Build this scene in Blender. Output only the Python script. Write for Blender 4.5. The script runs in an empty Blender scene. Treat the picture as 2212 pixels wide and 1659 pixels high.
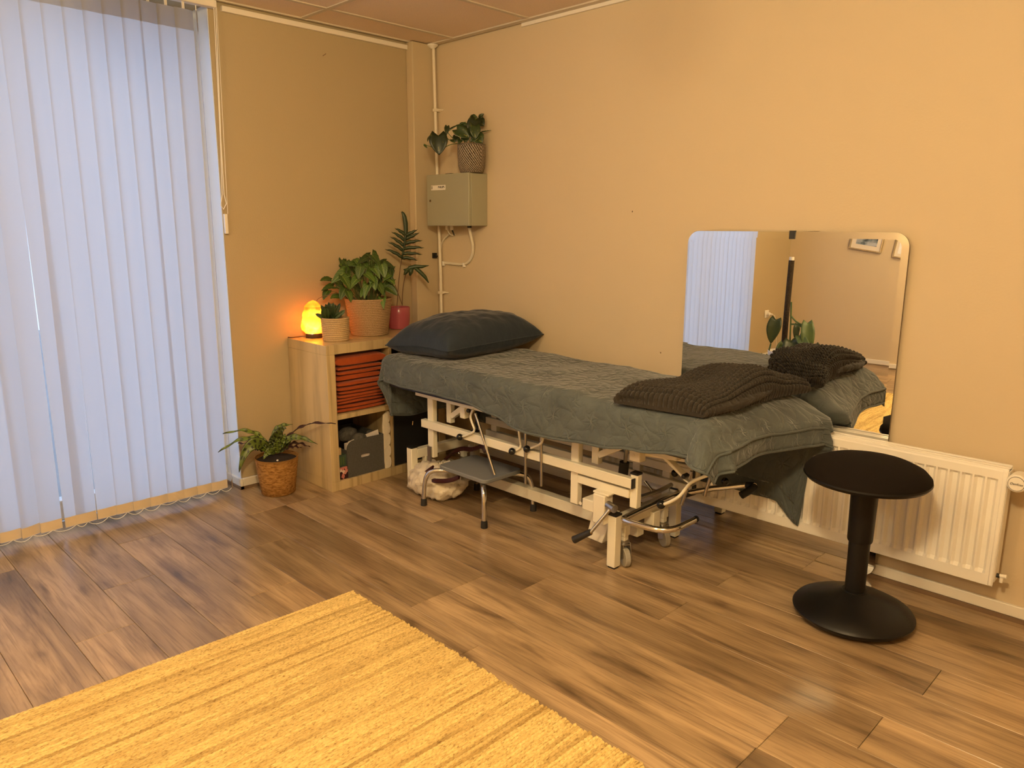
import bpy, math, random
from mathutils import Vector, Matrix, noise
random.seed(7)
PI = math.pi
S = bpy.context.scene
COL = S.collection

# ------------------------------------------------------------------ camera
F, CX, CY = 1623.0, 1106.0, 829.5
YAW, PITCH, ROLL = .7821, -.2055, .0044
CAM = Vector((3.761, -3.063, 1.39))
_f = Vector((-math.sin(YAW)*math.cos(PITCH), math.cos(YAW)*math.cos(PITCH), math.sin(PITCH)))
_r0 = Vector((math.cos(YAW), math.sin(YAW), 0)); _u0 = _r0.cross(_f)
_r = math.cos(ROLL)*_r0 + math.sin(ROLL)*_u0
_u = -math.sin(ROLL)*_r0 + math.cos(ROLL)*_u0
cd = bpy.data.cameras.new('camera'); cam = bpy.data.objects.new('camera', cd); COL.objects.link(cam)
cd.sensor_width = 36; cd.lens = F/2212*36; cd.clip_start = .05
cam.matrix_world = Matrix(((_r.x, _u.x, -_f.x, CAM.x), (_r.y, _u.y, -_f.y, CAM.y), (_r.z, _u.z, -_f.z, CAM.z), (0, 0, 0, 1)))
S.camera = cam

# ------------------------------------------------------------------ sky, exposure, lights
w = bpy.data.worlds.new('sky'); S.world = w; w.use_nodes = True
w.node_tree.nodes['Background'].inputs[0].default_value = (.58, .71, 1.0, 1)
w.node_tree.nodes['Background'].inputs[1].default_value = 1.5
S.view_settings.view_transform = 'Standard'; S.view_settings.look = 'None'
S.view_settings.gamma = 1; S.view_settings.use_curve_mapping = False
S.view_settings.exposure = 0.40
WARM = (1.0, .75, .40)
LAMPS = [((1.86, -2.22, 2.25), 34.0), ((3.35, -2.65, 2.25), 212.0), ((2.00, -4.20, 2.25), 84.0)]      # three hanging globes, built further down
SALT = 1.6

# ------------------------------------------------------------------ pixel helpers (a pixel gives a direction, the plane gives the distance)
def ray(px, py):
    return _r*((px-CX)/F) - _u*((py-CY)/F) + _f
def onx(px, py, x): d = ray(px, py); return CAM + d*((x-CAM.x)/d.x)
def ony(px, py, y): d = ray(px, py); return CAM + d*((y-CAM.y)/d.y)
def onz(px, py, z): d = ray(px, py); return CAM + d*((z-CAM.z)/d.z)
def facing(px, py, ref, off=0.0):
    """point on the upright plane through ref that faces the viewer, moved off metres nearer"""
    n = Vector((CAM.x-ref[0], CAM.y-ref[1], 0)).normalized()
    d = ray(px, py); q = Vector((ref[0], ref[1], 0)) + n*off
    return CAM + d*((q-CAM).dot(n)/d.dot(n))

# ------------------------------------------------------------------ materials
def _new(name):
    m = bpy.data.materials.new(name); m.use_nodes = True
    nt = m.node_tree; b = nt.nodes['Principled BSDF']
    return m, nt, b
def nd(nt, t, **kw):
    n = nt.nodes.new(t)
    for k, v in kw.items():
        if k.startswith('i_'):
            key = k[2:]
            key = int(key) if key.isdigit() else key.replace('_', ' ')
            n.inputs[key].default_value = v
        else: setattr(n, k, v)
    return n
def L(nt, a, ao, b, bi): nt.links.new(a.outputs[ao], b.inputs[bi])
def ramp(nt, stops):
    n = nt.nodes.new('ShaderNodeValToRGB'); e = n.color_ramp.elements
    while len(e) < len(stops): e.new(.5)
    for el, (p, c) in zip(e, stops): el.position = p; el.color = (*c, 1) if len(c) == 3 else c
    return n
def mapped(nt, coord='Object', scale=(1, 1, 1), rnd=False):
    tc = nt.nodes.new('ShaderNodeTexCoord'); mp = nt.nodes.new('ShaderNodeMapping')
    mp.inputs['Scale'].default_value = scale
    src = tc.outputs[coord]
    if rnd:
        oi = nt.nodes.new('ShaderNodeObjectInfo'); mu = nd(nt, 'ShaderNodeMath', operation='MULTIPLY'); mu.inputs[1].default_value = 37.0
        L(nt, oi, 'Random', mu, 0)
        ad = nd(nt, 'ShaderNodeVectorMath', operation='ADD'); nt.links.new(src, ad.inputs[0]); nt.links.new(mu.outputs[0], ad.inputs[1])
        src = ad.outputs[0]
    nt.links.new(src, mp.inputs[0]); return mp
def mat(name, col, rough=.5, metal=0, var=None, bump=None, coord='Object', spec=.5, sheen=0, rndcol=0):
    """var=(scale xyz, dark factor)  bump=(scale, strength, distance)"""
    m, nt, b = _new(name)
    b.inputs['Base Color'].default_value = (*col, 1); b.inputs['Roughness'].default_value = rough
    b.inputs['Metallic'].default_value = metal; b.inputs['Specular IOR Level'].default_value = spec
    if sheen: b.inputs['Sheen Weight'].default_value = sheen; b.inputs['Sheen Roughness'].default_value = .4
    if var:
        mp = mapped(nt, coord, var[0]); no = nd(nt, 'ShaderNodeTexNoise', i_Scale=1.0, i_Detail=5.0); L(nt, mp, 0, no, 'Vector')
        r = ramp(nt, [(.3, tuple(c*var[1] for c in col)), (.7, col)]); L(nt, no, 0, r, 0)
        out = r
        if rndcol:
            oi = nt.nodes.new('ShaderNodeObjectInfo'); hs = nt.nodes.new('ShaderNodeHueSaturation')
            mr = nd(nt, 'ShaderNodeMapRange', i_3=1-rndcol, i_4=1+rndcol); L(nt, oi, 'Random', mr, 0); L(nt, mr, 0, hs, 'Value')
            L(nt, r, 0, hs, 'Color'); out = hs
        L(nt, out, 0, b, 'Base Color')
    if bump:
        sc = bump[0] if isinstance(bump[0], tuple) else (bump[0],)*3
        mp = mapped(nt, coord, sc); no = nd(nt, 'ShaderNodeTexNoise', i_Scale=1.0, i_Detail=3.0); L(nt, mp, 0, no, 'Vector')
        bp = nd(nt, 'ShaderNodeBump', i_Strength=bump[1], i_Distance=bump[2]); L(nt, no, 0, bp, 'Height'); L(nt, bp, 0, b, 'Normal')
    return m
M = {}
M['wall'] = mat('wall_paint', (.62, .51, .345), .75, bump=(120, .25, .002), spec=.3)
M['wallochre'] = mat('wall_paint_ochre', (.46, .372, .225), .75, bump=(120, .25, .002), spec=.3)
M['wallgrey'] = mat('column_paint', (.56, .46, .30), .6, spec=.3)
M['ceiling'] = mat('ceiling_tile_board', (.84, .70, .57), .9, var=((160, 160, 160), .9), bump=(300, .3, .001), spec=.1)
M['grid'] = mat('ceiling_grid_enamel', (.62, .55, .44), .5)
M['trim'] = mat('trim_enamel', (.82, .76, .66), .45)
M['dark'] = mat('shadow_gap_black', (.01, .008, .006), .9)
M['base'] = mat('baseboard_enamel', (.80, .75, .65), .4, var=((6, 6, 6), .93))
M['plinth'] = mat('plinth_strip_wood', (.22, .14, .08), .5, var=((3, 30, 30), .7))
M['frame'] = mat('couch_cream_enamel', (.85, .80, .65), .35, var=((5, 5, 5), .94))
M['black'] = mat('black_plastic', (.012, .012, .012), .4)
M['rubber'] = mat('black_rubber', (.015, .014, .013), .7)
M['chrome'] = mat('chrome', (.78, .77, .75), .14, 1)
M['steel'] = mat('brushed_steel', (.45, .44, .42), .32, 1)
M['darkgrip'] = mat('ribbed_grip', (.02, .018, .017), .55)
M['wheel'] = mat('grey_tyre', (.36, .34, .29), .55)
M['vinyl'] = mat('black_vinyl', (.012, .012, .013), .5)
M['greytop'] = mat('step_grey_rubber', (.20, .21, .22), .6, bump=(200, .3, .001))
M['birch'] = None
M['pillow'] = mat('navy_cotton', (.012, .024, .042), .75, bump=((14, 14, 14), .5, .012), sheen=.2)
M['canvas'] = mat('cotton_canvas', (.74, .66, .52), .85, bump=(28, .6, .01), var=((7, 7, 7), .9))
M['maroon'] = mat('maroon_leather', (.05, .008, .008), .35)
M['orange'] = mat('burnt_orange_cotton', (.40, .068, .008), .9, bump=(90, .4, .003), var=((18, 18, 18), .8), sheen=.2)
M['felt'] = mat('grey_felt', (.085, .082, .075), .95, var=((120, 120, 120), .75), bump=(300, .4, .001))
M['paper'] = mat('white_paper', (.72, .66, .62), .8)
M['stone'] = mat('grey_tuft_wool', (.11, .105, .095), .95, var=((60, 60, 60), .45), bump=(70, .9, .008))
M['green'] = mat('green_card', (.04, .07, .045), .7)
M['soil'] = mat('potting_soil', (.018, .012, .009), .95, bump=(90, 1, .006))
M['pink'] = mat('pink_glazed_ceramic', (.46, .10, .13), .22, var=((5, 5, 5), .9))
M['greenbox'] = mat('olive_grey_enamel', (.36, .35, .25), .38, var=((4, 4, 4), .95))
M['pipe'] = mat('cream_plastic_pipe', (.78, .70, .55), .45)
M['cable'] = mat('cream_cable', (.76, .70, .56), .5)
M['white'] = mat('white_plastic', (.84, .80, .72), .35)
M['radiator'] = mat('radiator_enamel', (.88, .85, .79), .32)
M['stool'] = mat('stool_black_plastic', (.006, .006, .006), .42, spec=.3)
M['stoolseat'] = mat('stool_black_fabric', (.009, .0065, .005), .95, bump=(900, .4, .0006), spec=.15)
M['mirror'] = mat('mirror_silver', (.93, .93, .91), .0, 1)
M['mirroredge'] = mat('mirror_edge_dark', (.09, .05, .03), .3)
M['moss'] = mat('coir_pole', (.055, .036, .018), .95, bump=(60, 1, .01), var=((70, 70, 70), .4))
M['stem'] = mat('green_stem', (.07, .12, .03), .5)
M['brownstem'] = mat('brown_stem', (.12, .06, .03), .5)
M['knob'] = mat('black_ball_knob', (.01, .01, .01), .16)
M['brass'] = mat('brass', (.55, .38, .12), .3, 1)
M['pump'] = mat('pump_housing', (.80, .75, .62), .35)
M['mat_w'] = mat('picture_mount', (.75, .68, .58), .7)
M['glassdark'] = mat('dark_wood', (.05, .025, .015), .5)
M['ground'] = mat('pavement', (.35, .36, .37), .9, var=((2, 2, 2), .8))
M['winframe'] = mat('window_frame_white', (.78, .80, .82), .4)

def wood(name, light, dark, scale, rough, knots=True, rnd=True, vv=.10):
    m, nt, b = _new(name)
    mp = mapped(nt, 'Object', scale, rnd)
    n1 = nd(nt, 'ShaderNodeTexNoise', i_Scale=1.0, i_Detail=9.0, i_Roughness=.62, i_Distortion=.9); L(nt, mp, 0, n1, 'Vector')
    r1 = ramp(nt, [(.30, dark), (.48, tuple((a+c)/2*1.03 for a, c in zip(light, dark))), (.66, light)]); L(nt, n1, 0, r1, 0)
    # broad darker clouds
    mp2 = mapped(nt, 'Object', (scale[0]*.9, scale[1]*.28, scale[2]*.3), rnd)
    n2 = nd(nt, 'ShaderNodeTexNoise', i_Scale=1.0, i_Detail=3.0); L(nt, mp2, 0, n2, 'Vector')
    r2 = ramp(nt, [(.32, (.42, .40, .37)), (.60, (1, 1, 1))]); L(nt, n2, 0, r2, 0)
    mx = nd(nt, 'ShaderNodeMix', data_type='RGBA', blend_type='MULTIPLY'); mx.inputs['Factor'].default_value = .8
    nt.links.new(r1.outputs[0], mx.inputs[6]); nt.links.new(r2.outputs[0], mx.inputs[7]); last = mx.outputs[2]
    # fine dark pores
    mp3 = mapped(nt, 'Object', (scale[0]*4.0, scale[1]*11, scale[2]), rnd)
    n3 = nd(nt, 'ShaderNodeTexNoise', i_Scale=1.0, i_Detail=4.0); L(nt, mp3, 0, n3, 'Vector')
    r3 = ramp(nt, [(.34, (.60, .57, .54)), (.50, (1, 1, 1))]); L(nt, n3, 0, r3, 0)
    mx3 = nd(nt, 'ShaderNodeMix', data_type='RGBA', blend_type='MULTIPLY'); mx3.inputs['Factor'].default_value = .7
    nt.links.new(last, mx3.inputs[6]); nt.links.new(r3.outputs[0], mx3.inputs[7]); last = mx3.outputs[2]
    if knots:
        mp4 = mapped(nt, 'Object', (2.0, 8.0, 0), rnd)
        dn = nd(nt, 'ShaderNodeTexNoise', i_Scale=2.6, i_Detail=5.0); L(nt, mp4, 0, dn, 'Vector')
        mxv = nd(nt, 'ShaderNodeMix', data_type='RGBA', blend_type='LINEAR_LIGHT'); mxv.inputs['Factor'].default_value = .42
        nt.links.new(mp4.outputs[0], mxv.inputs[6]); nt.links.new(dn.outputs['Color'], mxv.inputs[7])
        vo = nd(nt, 'ShaderNodeTexVoronoi', i_Scale=.85, voronoi_dimensions='2D'); nt.links.new(mxv.outputs[2], vo.inputs['Vector'])
        rk = ramp(nt, [(.04, (.30, .26, .23)), (.10, (.62, .59, .56)), (.24, (1, 1, 1))]); L(nt, vo, 'Distance', rk, 0)
        mx4 = nd(nt, 'ShaderNodeMix', data_type='RGBA', blend_type='MULTIPLY'); mx4.inputs['Factor'].default_value = .68
        nt.links.new(last, mx4.inputs[6]); nt.links.new(rk.outputs[0], mx4.inputs[7]); last = mx4.outputs[2]
    oi = nt.nodes.new('ShaderNodeObjectInfo'); mr = nd(nt, 'ShaderNodeMapRange', i_3=1-vv, i_4=1+vv); L(nt, oi, 'Random', mr, 0)
    hs = nt.nodes.new('ShaderNodeHueSaturation'); nt.links.new(last, hs.inputs['Color']); L(nt, mr, 0, hs, 'Value')
    L(nt, hs, 0, b, 'Base Color'); b.inputs['Roughness'].default_value = rough
    bp = nd(nt, 'ShaderNodeBump', i_Strength=.12, i_Distance=.001); L(nt, n3, 0, bp, 'Height'); L(nt, bp, 0, b, 'Normal')
    return m
M['floor'] = wood('oak_laminate', (.53, .380, .215), (.220, .146, .080), (1.4, 14, 14), .29)
M['birch'] = wood('birch_veneer', (.66, .52, .29), (.57, .44, .23), (3, 3, 1.2), .38, knots=False, rnd=False, vv=.02)

def jute():
    m, nt, b = _new('jute_braid')
    mp = mapped(nt, 'Object', (260, 60, 260), True)
    n = nd(nt, 'ShaderNodeTexNoise', i_Scale=1.0, i_Detail=4.0); L(nt, mp, 0, n, 'Vector')
    r = ramp(nt, [(.28, (.34, .21, .070)), (.45, (.70, .53, .21)), (.75, (.90, .70, .30))]); L(nt, n, 0, r, 0)
    mp2 = mapped(nt, 'Object', (10, 5, 10), True); n2 = nd(nt, 'ShaderNodeTexNoise', i_Scale=1.0, i_Detail=2.0); L(nt, mp2, 0, n2, 'Vector')
    r2 = ramp(nt, [(.3, (.66, .60, .52)), (.55, (1, 1, 1))]); L(nt, n2, 0, r2, 0)
    mx = nd(nt, 'ShaderNodeMix', data_type='RGBA', blend_type='MULTIPLY'); mx.inputs['Factor'].default_value = .8
    nt.links.new(r.outputs[0], mx.inputs[6]); nt.links.new(r2.outputs[0], mx.inputs[7])
    oi = nt.nodes.new('ShaderNodeObjectInfo'); rr = ramp(nt, [(0, (.62, .55, .45)), (.2, (.92, .9, .86)), (1, (1.08, 1.06, 1.02))]); L(nt, oi, 'Random', rr, 0)
    mx2 = nd(nt, 'ShaderNodeMix', data_type='RGBA', blend_type='MULTIPLY'); mx2.inputs['Factor'].default_value = 1
    nt.links.new(mx.outputs[2], mx2.inputs[6]); nt.links.new(rr.outputs[0], mx2.inputs[7])
    nt.links.new(mx2.outputs[2], b.inputs['Base Color']); b.inputs['Roughness'].default_value = .8; b.inputs['Specular IOR Level'].default_value = .25
    bp = nd(nt, 'ShaderNodeBump', i_Strength=.5, i_Distance=.002); L(nt, n, 0, bp, 'Height'); L(nt, bp, 0, b, 'Normal')
    return m
M['jute'] = jute()

def quilted(name, col):
    m, nt, b = _new(name)
    mp = mapped(nt, 'UV', (1, 1, 1))
    dn = nd(nt, 'ShaderNodeTexNoise', i_Scale=5.0, i_Detail=1.0); L(nt, mp, 0, dn, 'Vector')
    mv = nd(nt, 'ShaderNodeMix', data_type='RGBA', blend_type='LINEAR_LIGHT'); mv.inputs['Factor'].default_value = .055
    nt.links.new(mp.outputs[0], mv.inputs[6]); nt.links.new(dn.outputs['Color'], mv.inputs[7])
    def mth(op, a, b=None, v=None):
        n = nd(nt, 'ShaderNodeMath', operation=op); nt.links.new(a, n.inputs[0])
        if b is not None: nt.links.new(b, n.inputs[1])
        if v is not None: n.inputs[1].default_value = v
        return n.outputs[0]
    def motif(sc, ox, oy, petals, twist, rings):                     # stitched blossoms set out in rows
        mpp = nd(nt, 'ShaderNodeMapping'); mpp.inputs['Scale'].default_value = (sc, sc, 1); mpp.inputs['Location'].default_value = (ox, oy, 0); nt.links.new(mv.outputs[2], mpp.inputs[0])
        sx_ = nt.nodes.new('ShaderNodeSeparateXYZ'); L(nt, mpp, 0, sx_, 0)
        xx = mth('SUBTRACT', mth('FRACT', sx_.outputs[0]), v=.5); yy = mth('SUBTRACT', mth('FRACT', sx_.outputs[1]), v=.5)
        rr = mth('SQRT', mth('ADD', mth('MULTIPLY', xx, xx), mth('MULTIPLY', yy, yy))); th = mth('ARCTAN2', yy, xx)
        pet = mth('ABSOLUTE', mth('SINE', mth('ADD', mth('MULTIPLY', th, v=petals/2), mth('MULTIPLY', rr, v=twist))))
        rin = mth('ABSOLUTE', mth('SINE', mth('ADD', mth('MULTIPLY', rr, v=rings), mth('MULTIPLY', pet, v=1.1))))
        line = mth('MULTIPLY', mth('POWER', pet, v=.7), mth('POWER', rin, v=.7))
        return line, mth('LESS_THAN', rr, v=.47)
    l1, k1 = motif(5.2, 0, 0, 7, 5.0, 11.0); l2, k2 = motif(5.2, .5, .5, 5, -7.0, 12.0)
    mxx = nd(nt, 'ShaderNodeMix', data_type='FLOAT'); nt.links.new(k1, mxx.inputs[0]); nt.links.new(l2, mxx.inputs[2]); nt.links.new(l1, mxx.inputs[3])
    ad = mxx
    fn = nd(nt, 'ShaderNodeTexNoise', i_Scale=120.0, i_Detail=2.0); L(nt, mp, 0, fn, 'Vector')
    a2 = nd(nt, 'ShaderNodeMath', operation='MULTIPLY_ADD'); L(nt, fn, 0, a2, 0); a2.inputs[1].default_value = .35; L(nt, ad, 0, a2, 2)
    bp = nd(nt, 'ShaderNodeBump', i_Strength=.6, i_Distance=.0060); L(nt, a2, 0, bp, 'Height'); L(nt, bp, 0, b, 'Normal')
    vn = nd(nt, 'ShaderNodeTexNoise', i_Scale=7.0, i_Detail=3.0); L(nt, mp, 0, vn, 'Vector')
    r = ramp(nt, [(.3, tuple(c*.8 for c in col)), (.7, tuple(c*1.12 for c in col))]); L(nt, vn, 0, r, 0); L(nt, r, 0, b, 'Base Color')
    b.inputs['Roughness'].default_value = .8; b.inputs['Sheen Weight'].default_value = .35; b.inputs['Sheen Roughness'].default_value = .35
    b.inputs['Specular IOR Level'].default_value = .2
    return m
M['quilt'] = quilted('quilted_velvet', (.094, .111, .113))
M['throw'] = mat('dark_brown_plush', (.034, .027, .020), .95, bump=(260, .6, .003), var=((60, 60, 60), .6), sheen=.15)

def basket(name, c1, c2, kind):
    m, nt, b = _new(name)
    if kind == 'speckle':            # black and white braid
        mp = mapped(nt, 'UV', (1, 1, 1)); wv = nd(nt, 'ShaderNodeTexWave', i_Scale=1.0, i_Distortion=2.5, i_Detail=2.0); 
        wv.inputs['Detail Scale'].default_value = 6; wv.bands_direction = 'DIAGONAL'; mp.inputs['Scale'].default_value = (46, 26, 1); L(nt, mp, 0, wv, 'Vector')
        wv.inputs['Scale'].default_value = .5
        r = ramp(nt, [(.38, c2), (.56, c1)]); L(nt, wv, 0, r, 0); h = wv
    else:
        mp = mapped(nt, 'UV', (9, 64, 1) if kind == 'grass' else (60, 40, 1)); no = nd(nt, 'ShaderNodeTexNoise', i_Scale=1.0, i_Detail=4.0, i_Distortion=.6); L(nt, mp, 0, no, 'Vector')
        r = ramp(nt, [(.32, c2), (.62, c1)]); L(nt, no, 0, r, 0); h = no
    L(nt, r, 0, b, 'Base Color'); b.inputs['Roughness'].default_value = .75; b.inputs['Specular IOR Level'].default_value = .25
    bp = nd(nt, 'ShaderNodeBump', i_Strength=.8, i_Distance=.004); L(nt, h, 0, bp, 'Height'); L(nt, bp, 0, b, 'Normal')
    return m
M['seagrass'] = basket('seagrass_weave', (.46, .245, .07), (.20, .088, .018), 'grass')
M['ribpot'] = basket('beige_ribbed_pot', (.60, .44, .24), (.44, .30, .15), 'fine')
M['bigpot'] = basket('tan_ribbed_pot', (.40, .275, .15), (.28, .18, .09), 'fine')
M['braidpot'] = basket('black_white_braid', (.46, .38, .29), (.045, .03, .02), 'speckle')

def leafmat(name, c1, c2, kind):
    m, nt, b = _new(name)
    tc = nt.nodes.new('ShaderNodeTexCoord'); sep = nt.nodes.new('ShaderNodeSeparateXYZ'); L(nt, tc, 'UV', sep, 0)
    def math_(op, a, bb=None, v=None):
        n = nd(nt, 'ShaderNodeMath', operation=op)
        nt.links.new(a, n.inputs[0])
        if bb is not None: nt.links.new(bb, n.inputs[1])
        if v is not None: n.inputs[1].default_value = v
        return n.outputs[0]
    v = math_('ABSOLUTE', math_('SUBTRACT', sep.outputs[1], v=.5))              # 0 at the midrib, .5 at the rim
    if kind == 'spots':
        u = math_('ADD', sep.outputs[0], math_('MULTIPLY', v, v=-.10))
        st = math_('SINE', math_('MULTIPLY', u, v=48.0))
        rim = math_('GREATER_THAN', v, v=.455)
        band = math_('MULTIPLY', math_('GREATER_THAN', st, v=.35), math_('GREATER_THAN', math_('SUBTRACT', v, v=.08), v=0))
        band = math_('MULTIPLY', band, math_('LESS_THAN', v, v=.34))
        f = math_('MAXIMUM', band, rim)
    elif kind == 'veins':
        u = math_('ADD', sep.outputs[0], math_('MULTIPLY', v, v=-.8))
        st = math_('GREATER_THAN', math_('SINE', math_('MULTIPLY', u, v=34.0)), v=.80)
        f = math_('MAXIMUM', math_('LESS_THAN', v, v=.035), math_('MULTIPLY', st, v=.45))
    else:
        no = nd(nt, 'ShaderNodeTexNoise', i_Scale=3.0, i_Detail=3.0); L(nt, tc, 'UV', no, 'Vector')
        f = math_('MULTIPLY', math_('GREATER_THAN', no.outputs[0], v=.60 if kind == 'var' else .5), v=1.0 if kind == 'var' else .5)
    mx = nd(nt, 'ShaderNodeMix', data_type='RGBA'); nt.links.new(f, mx.inputs[0]); mx.inputs[6].default_value = (*c1, 1); mx.inputs[7].default_value = (*c2, 1)
    oi = nt.nodes.new('ShaderNodeObjectInfo'); mr = nd(nt, 'ShaderNodeMapRange', i_3=.40, i_4=1.30); L(nt, oi, 'Random', mr, 0)
    hs = nt.nodes.new('ShaderNodeHueSaturation'); nt.links.new(mx.outputs[2], hs.inputs['Color']); L(nt, mr, 0, hs, 'Value')
    L(nt, hs, 0, b, 'Base Color'); b.inputs['Roughness'].default_value = .38
    return m
M['calathea'] = leafmat('calathea_leaf', (.115, .165, .022), (.012, .020, .008), 'spots')
M['calback'] = mat('calathea_underside', (.045, .012, .014), .5)
M['syng'] = leafmat('arrowhead_leaf', (.052, .105, .013), (.19, .26, .05), 'veins')
M['pothos'] = leafmat('pothos_leaf', (.032, .055, .014), (.20, .20, .035), 'var')
M['darkleaf'] = leafmat('dark_leaf', (.026, .052, .014), (.036, .066, .018), 'plain')
M['fern'] = leafmat('fern_leaf', (.052, .085, .030), (.060, .095, .034), 'plain')
M['philo'] = leafmat('philodendron_leaf', (.06, .10, .03), (.075, .12, .035), 'plain')

def emis(name, col, s, base=(.8, .8, .8)):
    m, nt, b = _new(name); b.inputs['Base Color'].default_value = (*base, 1)
    b.inputs['Emission Color'].default_value = (*col, 1); b.inputs['Emission Strength'].default_value = s
    return m
M['lampglow'] = [emis('lamp_globe_%d' % k, WARM, e) for k, (p, e) in enumerate(LAMPS)]
def saltm():                                # lit from the bulb inside, which shines through the crystal
    m = bpy.data.materials.new('salt_crystal'); m.use_nodes = True; nt = m.node_tree; nt.nodes.clear()
    o = nt.nodes.new('ShaderNodeOutputMaterial'); d = nt.nodes.new('ShaderNodeBsdfDiffuse'); t = nt.nodes.new('ShaderNodeBsdfTranslucent')
    mp = mapped(nt, 'Object', (1, 1, 1)); no = nd(nt, 'ShaderNodeTexNoise', i_Scale=17.0, i_Detail=4.0); L(nt, mp, 0, no, 'Vector')
    r = ramp(nt, [(.3, (.66, .14, .010)), (.52, (.90, .30, .022)), (.72, (1, .48, .06))]); L(nt, no, 0, r, 0); L(nt, r, 0, t, 0)
    d.inputs[0].default_value = (.70, .33, .18, 1)
    mx = nt.nodes.new('ShaderNodeMixShader'); mx.inputs[0].default_value = .72; L(nt, d, 0, mx, 1); L(nt, t, 0, mx, 2); L(nt, mx, 0, o, 0)
    bp = nd(nt, 'ShaderNodeBump', i_Strength=.5, i_Distance=.01); L(nt, no, 0, bp, 'Height'); L(nt, bp, 0, d, 'Normal')
    return m
M['salt'] = saltm()
def blindm():
    m = bpy.data.materials.new('blind_fabric'); m.use_nodes = True; nt = m.node_tree; nt.nodes.clear()
    o = nt.nodes.new('ShaderNodeOutputMaterial'); d = nt.nodes.new('ShaderNodeBsdfDiffuse'); t = nt.nodes.new('ShaderNodeBsdfTranslucent')
    d.inputs[0].default_value = (.70, .70, .70, 1); t.inputs[0].default_value = (.72, .74, .78, 1)
    mx = nt.nodes.new('ShaderNodeMixShader'); mx.inputs[0].default_value = .70
    L(nt, d, 0, mx, 1); L(nt, t, 0, mx, 2); L(nt, mx, 0, o, 0)
    mp = mapped(nt, 'Object', (400, 400, 60)); no = nd(nt, 'ShaderNodeTexNoise', i_Scale=1.0, i_Detail=2.0); L(nt, mp, 0, no, 'Vector')
    bp = nd(nt, 'ShaderNodeBump', i_Strength=.25, i_Distance=.0008); L(nt, no, 0, bp, 'Height'); L(nt, bp, 0, d, 'Normal')
    return m
M['blind'] = blindm()
M['blindhem'] = mat('blind_hem', (.70, .58, .42), .85)
def glassm():
    m = bpy.data.materials.new('window_glass'); m.use_nodes = True; nt = m.node_tree; nt.nodes.clear()
    o = nt.nodes.new('ShaderNodeOutputMaterial'); t = nt.nodes.new('ShaderNodeBsdfTransparent'); g = nt.nodes.new('ShaderNodeBsdfGlossy')
    t.inputs[0].default_value = (.93, .96, .97, 1); g.inputs['Roughness'].default_value = .02
    mx = nt.nodes.new('ShaderNodeMixShader'); mx.inputs[0].default_value = .06; L(nt, t, 0, mx, 1); L(nt, g, 0, mx, 2); L(nt, mx, 0, o, 0)
    return m
M['glass'] = glassm()
def patternm():
    m, nt, b = _new('pink_patterned_card')
    mp = mapped(nt, 'Object', (62, 62, 62)); vo = nd(nt, 'ShaderNodeTexVoronoi', i_Scale=1.0); L(nt, mp, 0, vo, 'Vector')
    s = nt.nodes.new('ShaderNodeSeparateColor'); L(nt, vo, 'Color', s, 0)
    r = ramp(nt, [(.0, (.03, .006, .012)), (.42, (.03, .006, .012)), (.44, (.58, .20, .17)), (.8, (.66, .30, .24)), (.82, (.78, .62, .52))])
    r.color_ramp.interpolation = 'CONSTANT'; L(nt, s, 0, r, 0); L(nt, r, 0, b, 'Base Color'); return m
M['pattern'] = patternm()
def artm(name, kind):
    m, nt, b = _new(name)
    mp = mapped(nt, 'Object', (9, 9, 14)); no = nd(nt, 'ShaderNodeTexNoise', i_Scale=1.0, i_Detail=3.0); L(nt, mp, 0, no, 'Vector')
    r = ramp(nt, [(.36, (.012, .016, .012)), (.47, (.20, .24, .25)), (.6, (.45, .47, .50))] if kind else [(.33, (.10, .20, .05)), (.42, (.85, .86, .84)), (.7, (.95, .95, .95))])
    L(nt, no, 0, r, 0); L(nt, r, 0, b, 'Base Color'); b.inputs['Roughness'].default_value = .15; return m
M['art1'] = artm('photo_print', 1); M['art2'] = artm('plant_print', 0)

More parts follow.
